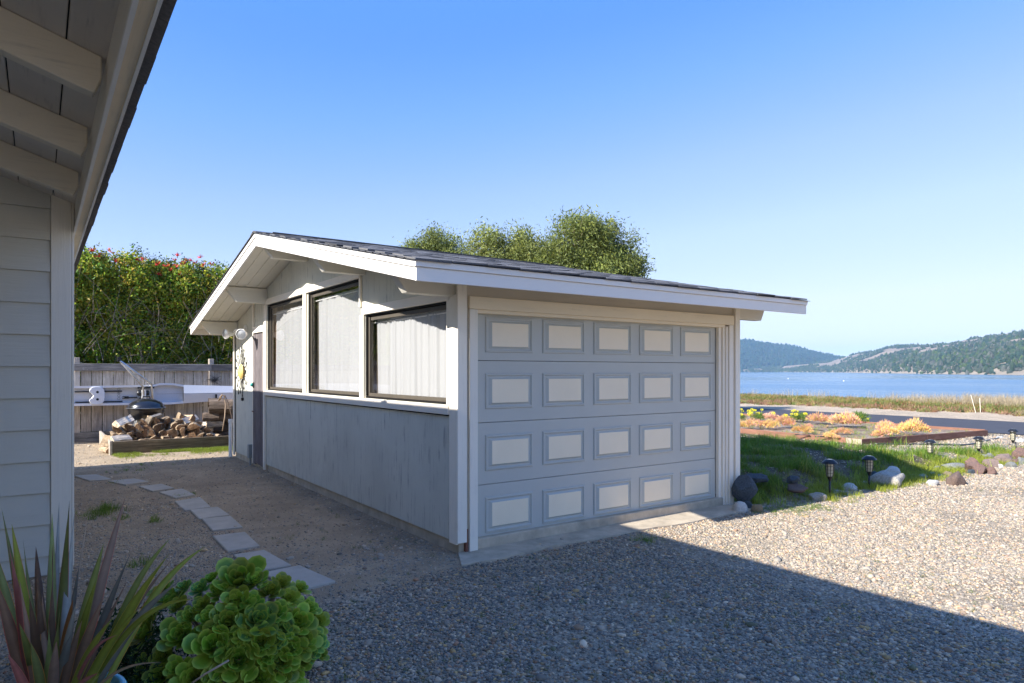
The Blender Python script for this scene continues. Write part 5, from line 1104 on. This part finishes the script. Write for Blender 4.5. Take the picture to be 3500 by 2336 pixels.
while len(P) < 9500:
    x = rng.uniform(3.72, 11.5); y = rng.uniform(-.55, 8); q = nz(x, y, 1.3, 40) + .5 * nz(x, y, 3.3, 41)
    if y > 1.75 and x > 9.8: continue
    if rng.random() > (3.8 / x): continue
    if x > 8.6 and y > .45: 
        if rng.random() > .10: continue
    dens = ss((q + .15) / .45) * (ss((y + .5) / .5) if y < 0 else 1) * (.25 if (y < .5 and x < 5) else 1)
    if rng.random() > dens: continue
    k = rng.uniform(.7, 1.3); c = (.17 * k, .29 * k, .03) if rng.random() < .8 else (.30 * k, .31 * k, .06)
    if y < .1: c = (.32 * k, .38 * k, .05)  # sunlit grass: brighter light put into the yellow-green tint
    addp(x, y, H(x, y) - .004, float(rng.uniform(.5, 1.2) * (1 if rng.random() < .85 else 1.7)), c, rng.integers(6))
for _ in range(2600):                                       # fringe on the sunny side of the rocks, sunlight put into its tint
    x = rng.uniform(4.6, 12.5); y = -.25 + rng.normal(0, .16)
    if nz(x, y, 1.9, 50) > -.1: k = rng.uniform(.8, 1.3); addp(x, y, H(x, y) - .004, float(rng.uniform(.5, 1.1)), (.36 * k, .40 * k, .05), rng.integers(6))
for _ in range(2600):                                       # strip in front of the woodbox
    x = rng.uniform(-1.7, .4); y = 9.2 - abs(rng.normal(0, .30)); 
    if rng.random() < .35 + .65 * ss((x + 1.2) / 1.2) and nz(x, y, 2.2, 60) > -.25: k = rng.uniform(.8, 1.3); addp(x, y, H(x, y), float(rng.uniform(.3, .62)), (.24 * k, .30 * k, .035), rng.integers(6))
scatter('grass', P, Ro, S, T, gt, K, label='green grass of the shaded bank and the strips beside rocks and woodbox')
P = []; S = []; T = []; Ro = []; K = []
for _ in range(620):                                        # seedlings in the gravel
    d = 2.6 * (9 / 2.6) ** rng.random(); xp = rng.uniform(900, 3700); q = CAM + (FW + RT * ((xp - 1750) / FPX)) * d
    if nz(q.x, q.y, 1.4, 70) < -.05 or (q.y > -.3 and q.x > 0): continue
    k = rng.uniform(.7, 1.3); addp(q.x, q.y, H(q.x, q.y), float(rng.uniform(.18, .42)), (.13 * k, .18 * k, .03), rng.integers(6), .4)
for px0, py0, n_, sp, sz in ((330, 1765, 26, .09, .75), (365, 1745, 14, .05, 1.0), (420, 1775, 10, .05, .5), (525, 1785, 9, .05, .7), (475, 1935, 6, .03, .8), (610, 1700, 22, .05, .35), (655, 1690, 10, .03, .3), (390, 1652, 12, .06, .35), (435, 1610, 20, .15, .4), (500, 1590, 14, .2, .4), (2570, 1705, 80, .12, .9), (2520, 1710, 40, .1, .8), (2690, 1745, 90, .12, .35), (2600, 1745, 60, .1, .35), (2640, 1690, 60, .12, .9), (2790, 1740, 40, .1, .4), (2210, 1850, 30, .06, .4)):
    c_ = onz(px0, py0)
    for _ in range(n_): k = rng.uniform(.8, 1.3); x, y = c_.x + rng.normal(0, sp), c_.y + rng.normal(0, sp); addp(x, y, H(x, y), float(sz * rng.uniform(.6, 1.2)), (.16 * k, .25 * k, .03), rng.integers(6), .3)
for _ in range(900):                                        # weeds and seedlings in the planting bed
    u, v_ = rng.uniform(.1, W2 - .2), rng.uniform(.1, 9); p = bp(u, v_); k = rng.uniform(.7, 1.3)
    if noise.noise(p * 1.1) < -.1: continue
    c = (.26 * k, .34 * k, .05) if rng.random() < .7 else (.62 * k, .42 * k, .16); P.append((p.x, p.y, ZB - .04)); S.append((.7,) * 3); Ro.append((0, 0, rng.uniform(0, 6))); T.append(c); K.append(rng.integers(6))
scatter('weeds', P, Ro, S, T, gt, K, label='small green weeds and seedlings growing in the gravel')
ic = []
for i in range(5):
    rs = random.Random(i); mb = MB()
    for k in range(16):
        a, el = rs.uniform(0, 6.28), rs.uniform(.3, 1.4); b0 = Vector((rs.gauss(0, .05), rs.gauss(0, .05), 0)); d = Vector((math.cos(a) * math.cos(el), math.sin(a) * math.cos(el), math.sin(el))); s1 = d.orthogonal().normalized() * .010; s2 = d.cross(s1); L_ = rs.uniform(.07, .13)
        mb.add([b0 + s1, b0 - s1 * .5 + s2 * .87, b0 - s1 * .5 - s2 * .87, b0 + d * L_], [(0, 1, 3), (1, 2, 3), (2, 0, 3)])
    me = mb.mesh('ice_plant'); me.materials.append(M_ice); ic.append(me)
P = []; S = []; T = []; Ro = []; K = []
while len(P) < 15000:
    x = rng.uniform(22.7, 30.5); y = rng.uniform(-3, 24); q = nz(x, y, .5, 80) + .5 * nz(x, y, 1.7, 81)
    if rng.random() > ss((x - 23.4 + 1.1 * q) / .9): continue
    k = rng.uniform(.75, 1.3); c = [(.20, .22, .05), (.12, .17, .04), (.30, .24, .08), (.30, .13, .07)][rng.choice(4, p=[.36, .26, .22, .16])]
    if x < 24.6 and rng.random() < .6: c = (.30, .17, .10)
    if y < 4 and rng.random() < .3: c = (.40, .33, .2)
    addp(x, y, H(x, y) - .02 + .07 * max(0, q), float(rng.uniform(.9, 1.7)), [z_ * k for z_ in c], rng.integers(5), .3)
scatter('ice_plant', P, Ro, S, T, ic, K, label='green and reddish ice plant carpet beyond the road')
dg = [tuft(90 + i, 14, .5, .07, .0035, M_dry, .45) for i in range(4)]
P = []; S = []; T = []; Ro = []; K = []
while len(P) < 2300:
    x = rng.uniform(26, 30); y = rng.uniform(-2, 17)
    if rng.random() > (1.0 if y < 7.5 else (.35 if y < 9.5 else .04)) * ss((nz(x, y, .8, 90) + .5) / .5): continue
    k = rng.uniform(.8, 1.2); addp(x, y, H(x, y), float(rng.uniform(.5, 1.15)), (.52 * k, .42 * k, .27 * k), rng.integers(4), .12)
scatter('dry_grass', P, Ro, S, T, dg, K, label='pale dry grass along the shore')
for q0, q1, lb, r_ in ((Q3(1505, 205), Q3(1425, 0), 'thin pale leaning stake in the dry shore grass', .009), (Q3(1575, 205), Q3(1562, 50), 'short upright whitish stake in the dry shore grass', .009)):
    p = onz(q0[0], q0[1], .2); d = (p - CAM).dot(FW); tag(obj('stake', MB().tube([p - UP * .2, ond(*q1, d)], r_, 6), M_trim), lb, 'stake')
for q, lb, h_ in ((Q3(0, 0), None, 0),): pass
p = ond(2500 + 1918 / 2.35, 1100 + 265 / 2.35, 1400); tag(obj('utility_pole', MB().tube([p - UP * 8, p + UP * 11], 1.1, 6), M_white), 'taller white pole standing on the right hill', 'pole'); p = ond(2500 + 1865 / 2.35, 1100 + 265 / 2.35, 1400); tag(obj('utility_pole', MB().tube([p - UP * 8, p + UP * 7], .9, 6), M_white), 'shorter white pole left of the taller one on the hill', 'pole')
for xp, yp, lb in ((2500 + 455 / 2.35, 1100 + 460 / 2.35, 'white bird or buoy far out on the water, left'), (2500 + 902 / 2.35, 1100 + 479 / 2.35, 'white buoy nearer on the water, right of the other')):
    p = onz(xp, yp, -2.5); tag(obj('buoy', MB().lathe([(0, -.1), (.2, -.05), (.22, .12), (.1, .35), (0, .4)], p, 10), M_white, smooth=True), lb, 'buoy')
p = onz(2548, 1290, -2.5); hp_ = ond(2500 + 110 / 2.35, 1100 + 314 / 2.35, 3290); hh = thing('far_house', 'tiny white house on the shore of the left hill', 'house', hp_); obj('wall', MB().box(hp_.x - 5, hp_.x + 5, hp_.y - 6, hp_.y + 6, hp_.z - 14, hp_.z + 1), M_white, hh); obj('roof', MB().prism([(hp_.x - 6, hp_.z + 1.01), (hp_.x + 6, hp_.z + 1.01), (hp_.x, hp_.z + 3)], 'y', hp_.y - 7, hp_.y + 7), M_grayb, hh)

# ------------------------------------------------------------------ succulent mound in the foreground
M_aeo = tinted('aeonium_leaf', .38, 'GEOMETRY', .4, .12, .12, 20, orand=.28)
AC = Vector((-1.97, -1.10, 0)); AE = thing('succulent_mound', 'bright green mound of rosette succulents in the foreground', 'succulent', tuple(AC))
def spoon(mb, M, L_, w_, c, edge, cup):
    NU, NV = 5, 7; k = len(mb.v)
    for j in range(NV + 1):
        t = j / NV; ww = w_ * (.22 + .78 * math.sin(min(1, t * 1.02) ** 1.25 * math.pi * .83)) if t < 1 else w_ * .30
        ww = w_ * (0.28 + 0.72 * ss(t / .72)) * math.sqrt(max(.02, 1 - max(0, (t - .66) / .36) ** 2.4))
        for i in range(NU):
            u = -1 + 2 * i / (NU - 1); z = cup * L_ * (t * t) * .9 + .16 * w_ * u * u * (1.3 - t) - .02 * L_; mb.v.append(tuple(M @ Vector((L_ * t, ww * u, z)))); e = max(abs(u) ** 4, ss((t - .86) / .14)); mb.tints.append(tuple(c[q] * (1 - .8 * e) + edge[q] * .8 * e for q in range(3)))
    for j in range(NV):
        for i in range(NU - 1): a = k + j * NU + i; mb.f.append((a, a + 1, a + NU + 1, a + NU)); mb.mi.append(0)
def rosette(seed, r, n, hue, only=None):
    rs = random.Random(seed); out = []
    for i in range(n):
        t = (i + .5) / n; a = i * 2.39996 + rs.gauss(0, .08); el = 1.3 * (1 - t) ** .7 + .22 + rs.gauss(0, .05); L_ = r * (.30 + .75 * t) * rs.uniform(.93, 1.07); w_ = L_ * (.30 + .05 * rs.random()); base = .06 * r
        M = Matrix.Rotation(a, 4, 'Z') @ Matrix.Translation((base, 0, (1 - t) * r * .10)) @ Matrix.Rotation(-el, 4, 'Y')
        k = rs.uniform(.85, 1.15); c = (hue[0] * k, hue[1] * k, hue[2] * k); mb = MB(); spoon(mb, M, L_, w_, c, (.52, .58, .08), .10 if t < .5 else .04); out.append(mb)
    return out
def merged(list_, name):
    m_ = MB()
    for q in list_: k = len(m_.v); m_.v += q.v; m_.f += [tuple(i + k for i in f) for f in q.f]; m_.mi += q.mi; m_.tints += q.tints
    me = m_.mesh(name, True); me.materials.append(M_aeo); return me
greens = [(.18, .29, .02), (.24, .34, .025), (.12, .25, .05), (.19, .31, .02)]
protoR = []
for k in range(6):
    lv = rosette(300 + k, 1.0, 23 + k, greens[k % 4]); ninner = 9; inner = merged(lv[:ninner], 'rosette'); outer = []
    for q in lv[ninner:]: me = q.mesh('leaf', True); me.materials.append(M_aeo); outer.append(me)
    protoR.append((inner, outer, merged(lv, 'rosette')))
# rosettes read off the photograph (pixel centre, diameter), on the dome of the mound
def E1(x, y): return (440 + x / 1.9186, 1900 + y / 1.9186)
rs_list = [((715, 150), 330), ((705, 300), 230), ((365, 200), 110), ((240, 205), 120), ((270, 285), 230), ((100, 500), 230), ((330, 520), 250), ((320, 330), 150), ((465, 215), 150), ((520, 410), 190), ((650, 430), 220), ((835, 160), 200), ((930, 230), 190), ((1000, 180), 170), ((850, 420), 260), ((560, 580), 330), ((720, 680), 280), ((870, 560), 220), ((960, 370), 200), ((1050, 280), 180), ((1010, 480), 180), ((1110, 430), 240), ((1060, 600), 220), ((1150, 550), 220), ((1180, 340), 190), ((1240, 430), 180), ((1230, 560), 190), ((1130, 690), 180), ((1000, 700), 230), ((870, 800), 240), ((990, 800), 200), ((310, 740), 180), ((90, 700), 130), ((220, 650), 170), ((200, 790), 190), ((430, 800), 260), ((620, 830), 230), ((1090, 780), 170), ((1190, 640), 150), ((480, 330), 170), ((590, 240), 170), ((150, 400), 150), ((800, 300), 180), ((740, 530), 170), ((60, 830), 150), ((900, 660), 160), ((400, 400), 160), ((1120, 210), 140), ((1260, 640), 120), ((180, 250), 150), ((960, 560), 160), ((540, 150), 120), ((660, 560), 150), ((330, 880), 220), ((760, 900), 240), ((550, 950), 260), ((930, 900), 220), ((1080, 880), 200)]
RD = .52; hub = AC + Vector((0.03, .02, -.05))
nsub = 0
for i, (q, dia) in enumerate(rs_list):
    r_ = ray(*E1(*q)); o_ = CAM - hub; sc3 = Vector((1 / .50, 1 / .50, 1 / .56)); A3 = Vector((r_.x * sc3.x, r_.y * sc3.y, r_.z * sc3.z)); B3 = Vector((o_.x * sc3.x, o_.y * sc3.y, o_.z * sc3.z))
    aa, bb, cc = A3.dot(A3), 2 * A3.dot(B3), B3.dot(B3) - 1; disc = bb * bb - 4 * aa * cc
    t = (-bb - math.sqrt(disc)) / (2 * aa) if disc > 0 else -bb / (2 * aa); p = CAM + r_ * t
    nrm = Vector(((p.x - hub.x) / .25, (p.y - hub.y) / .25, (p.z - hub.z) / .31)).normalized(); nrm = (nrm + (CAM - p).normalized() * .35 + UP * .35 + Vector((rng.normal(0, .12), rng.normal(0, .12), 0))).normalized()
    rad = dia / 1.9186 / FPX * t / 2 * (1.25 if dia > 215 else 1.1); inner, outer, whole = protoR[i % 6]
    big = dia >= 215 and nsub + len(outer) <= 300
    o = obj('rosette', inner if big else whole, None, AE); o.location = p - nrm * rad * .35; o.rotation_euler = (nrm.to_track_quat('Z', 'Y') @ Euler((0, 0, rng.uniform(0, 6.28))).to_quaternion()).to_euler(); o.scale = (rad,) * 3
    if big:
        for me in outer: lf = obj('leaf', me, None, None); lf.parent = o; nsub += 1
cr = MB()
for i in range(34): a = rng.uniform(0, 6.28); e = rng.uniform(.1, 1.4); p = hub + Vector((math.cos(a) * math.cos(e) * .42, math.sin(a) * math.cos(e) * .42, math.sin(e) * .46)); cr.tube([hub + Vector((rng.normal(0, .08), rng.normal(0, .08), 0)), hub.lerp(p, .6), p], .014, 6)
obj('stems', cr, M_twig, AE, smooth=True, kind='stuff')
fr_ = MB(); fcl = [leafcluster(700 + i, 16, .16, .05, .014, M_leaf) for i in range(3)]; P = []; S = []; T = []; Ro = []; K = []
for _ in range(260): p = onz(rng.uniform(330, 560), rng.uniform(2150, 2400), 0.03); P.append((p.x, p.y, rng.uniform(.0, .10))); S.append((.8,) * 3); Ro.append(rng.uniform(0, 6.3, 3)); K.append(rng.integers(3)); T.append([.03, .07, .02])
scatter('low_fern', P, Ro, S, T, fcl, K, label='dark low ferny ground cover between flax and succulents')
tw = MB(); tw.tube([ond(655, 2336, 2.7), ond(700, 2305, 2.72), ond(782, 2258, 2.75)], .0045, 6); tag(obj('dry_twig', tw, M_wire, smooth=True), 'pale dry twig lying across the succulent mound', 'twig')

# ------------------------------------------------------------------ New Zealand flax in its pot, bottom left
m, nt, n, b = newmat('flax_leaf'); M_flax = m
a = N(nt, 'ShaderNodeAttribute', attribute_type='GEOMETRY', attribute_name='tint'); v, rnd = coords(nt); t = noisetex(nt, v, 25, 4); hv = N(nt, 'ShaderNodeHueSaturation'); mr = N(nt, 'ShaderNodeMapRange'); mr.inputs['To Min'].default_value = .65; mr.inputs['To Max'].default_value = 1.35; nt.links.new(rnd, mr.inputs[0]); nt.links.new(mr.outputs[0], hv.inputs['Value'])
c = mix(nt, .5, a.outputs['Color'], ramp(nt, t, [(.3, g(.75)), (.7, g(1.2))]), 'MULTIPLY'); nt.links.new(c, hv.inputs['Color']); nt.links.new(hv.outputs[0], b.inputs['Base Color']); b.inputs['Roughness'].default_value = .42
trn = N(nt, 'ShaderNodeBsdfTranslucent'); nt.links.new(hv.outputs[0], trn.inputs[0]); mx = N(nt, 'ShaderNodeMixShader'); mx.inputs[0].default_value = .18; nt.links.new(b.outputs[0], mx.inputs[1]); nt.links.new(trn.outputs[0], mx.inputs[2]); nt.links.new(mx.outputs[0], n['Material Output'].inputs[0])
FC = ond(170, 2470, 2.45); FX = thing('flax_plant', 'spiky bronze and green flax plant with orange leaf edges at the bottom left', 'plant', (FC.x, FC.y, 0))
def flax_leaf(base, tip, wd, arch, col, edge, twist):
    mb = MB(); base = Vector(base); tip = Vector(tip); L_ = (tip - base).length; NV = 16; prev = None
    side0 = RT.copy()
    for j in range(NV + 1):
        t = j / NV; p = base.lerp(tip, t) + UP * arch * L_ * math.sin(math.pi * t) ; d = (tip - base).normalized() + UP * arch * math.pi * math.cos(math.pi * t); d.normalize()
        sd = d.cross((CAM - p).normalized()).normalized(); sd = (Matrix.Rotation(twist * (t - .3), 3, d) @ sd).normalized(); nn = d.cross(sd)
        w_ = .62 * wd * (.55 + .45 * ss(t / .35)) * (1.0 - max(0, (t - .40) / .60) ** 1.9 * .98) * .5
        prof5 = [(-1, 0), (-.86, -.06), (0, -.28), (.86, -.06), (1, 0)]
        for u, h_ in prof5: mb.v.append(tuple(p + sd * w_ * u + nn * w_ * h_)); k = (.8 + .35 * t) * (1.3 if u == 0 else .88); mb.tints.append(edge if abs(u) == 1 else tuple(col[q] * k for q in range(3)))
        if j:
            a_ = (j - 1) * 5
            for i in range(4): mb.f.append((a_ + i, a_ + i + 1, a_ + i + 6, a_ + i + 5)); mb.mi.append(0)
    me = mb.mesh('leaf', True); me.materials.append(M_flax); return me
def F1(x, y): return (x / 2.2857, 1650 + y / 2.2857)
gr = (.17, .20, .055); bz = (.21, .13, .085); ol_ = (.22, .25, .035); rd_ = (.32, .11, .09); gy = (.22, .22, .19); red_e = (.62, .14, .09); or_e = (.75, .30, .04); ye = (.62, .46, .05); tan = (.36, .26, .16)
FL_ = [((975, 128), 2.75, .060, .02, bz, red_e), ((590, 128), 2.7, .05, 0, gy, bz), ((543, 142), 2.62, .06, 0, gr, red_e), ((462, 150), 2.8, .035, 0, gy, gy), ((408, 240), 2.66, .06, 0, gr, bz), ((12, 200), 2.5, .045, 0, gr, or_e), ((92, 325), 2.4, .06, 0, ol_, red_e), ((178, 430), 2.55, .05, 0, gr, ye), ((68, 490), 2.2, .07, 0, rd_, red_e), ((413, 490), 2.35, .05, 0, bz, red_e), ((1325, 440), 2.75, .045, .10, ol_, ye), ((1600, 500), 2.8, .05, .10, ol_, or_e), ((1325, 552), 2.5, .065, .03, ol_, ye), ((1345, 600), 2.7, .03, .05, bz, bz), ((930, 268), 2.85, .03, .03, bz, bz), ((810, 480), 2.4, .06, 0, gr, bz), ((862, 512), 2.75, .045, .03, ol_, ye), ((1030, 530), 2.6, .05, .02, gy, bz), ((1005, 748), 2.5, .03, .02, bz, rd_), ((808, 900), 2.3, .06, 0, bz, red_e), ((570, 915), 2.4, .045, .06, (.30, .12, .03), or_e), ((1412, 762), 2.45, .055, .05, gy, bz), ((1512, 905), 2.35, .035, .08, ol_, ye), ((920, 1190), 2.1, .022, .05, rd_, gy), ((592, 950), 2.2, .05, 0, gy, bz), ((752, 760), 2.35, .045, 0, ol_, ye), ((1265, 1405), 2.4, .018, .06, tan, tan), ((765, 1490), 2.15, .03, 0, rd_, red_e), ((290, 745), 2.3, .05, 0, bz, or_e), ((150, 745), 2.25, .045, 0, bz, red_e), ((1085, 985), 2.3, .05, .02, ol_, ye), ((60, 1340), 2.05, .05, 0, rd_, red_e), ((640, 1075), 2.2, .05, 0, bz, or_e), ((470, 980), 2.2, .05, 0, gr, bz), ((280, 500), 2.8, .06, 0, bz, bz), ((700, 190), 3.0, .012, .02, tan, tan), ((-40, 760), 2.2, .07, 0, bz, red_e), ((-60, 480), 2.4, .06, 0, gr, or_e), ((520, 800), 2.55, .05, .02, gr, bz), ((330, 880), 2.4, .05, 0, bz, or_e), ((230, 900), 2.15, .055, 0, bz, bz), ((900, 1040), 2.2, .045, .02, ol_, ye), ((700, 1010), 2.5, .05, .03, gr, bz), ((150, 1100), 2.1, .05, 0, gr, or_e), ((380, 1100), 2.15, .055, 0, gr, bz), ((560, 1180), 2.15, .055, .01, gy, bz), ((800, 1480), 2.2, .025, 0, ol_, ye), ((440, 1240), 2.05, .05, 0, bz, rd_), ((240, 1250), 2.0, .05, 0, gr, or_e), ((1130, 900), 2.6, .04, .02, ol_, bz), ((620, 640), 2.75, .045, .01, gy, bz)]
for i, (q, dd, wd, arch, col, edge) in enumerate(FL_):
    tip = ond(*F1(*q), dd); spread = (tip - FC); bs = FC + Vector((np.clip(spread.x * .26, -.2, .22), rng.normal(0, .05), 0)) + UP * rng.uniform(-.02, .05)
    obj('leaf', flax_leaf(bs, tip, wd, arch + .03 + .05 * min(1, abs(spread.dot(RT))), col, edge, rng.normal(0, 1.3)), None, FX)
PT = thing('glazed_pot', 'turquoise glazed pot glimpsed between the flax leaves', 'pot', (FC.x, FC.y, 0))
pc = ond(250, 2330, 2.62); obj('pot_body', MB().lathe([(.12, 0), (.17, .12), (.19, .28), (.185, pc.z), (.165, pc.z), (.16, pc.z - .05)], (FC.x + .06, FC.y + .05, 0), 32), M_blue, PT, smooth=True); obj('potting_soil', MB().lathe([(0, pc.z - .045), (.16, pc.z - .04)], (FC.x + .06, FC.y + .05, 0), 24), M_dark, PT)

# ------------------------------------------------------------------ the air over the bay
hzb = MB().box(-300, 6000, -6000, 6000, -8, 215)
m = bpy.data.materials.new('haze'); m.use_nodes = True; nt = m.node_tree; nt.nodes.remove(nt.nodes['Principled BSDF']); pv = nt.nodes.new('ShaderNodeVolumePrincipled'); pv.inputs['Density'].default_value = 0.00013; pv.inputs['Color'].default_value = (.40, .68, 1, 1); nt.links.new(pv.outputs[0], nt.nodes['Material Output'].inputs['Volume'])
tag(obj('haze', hzb, m), kind='stuff', label='thin blue haze in the air over the bay')
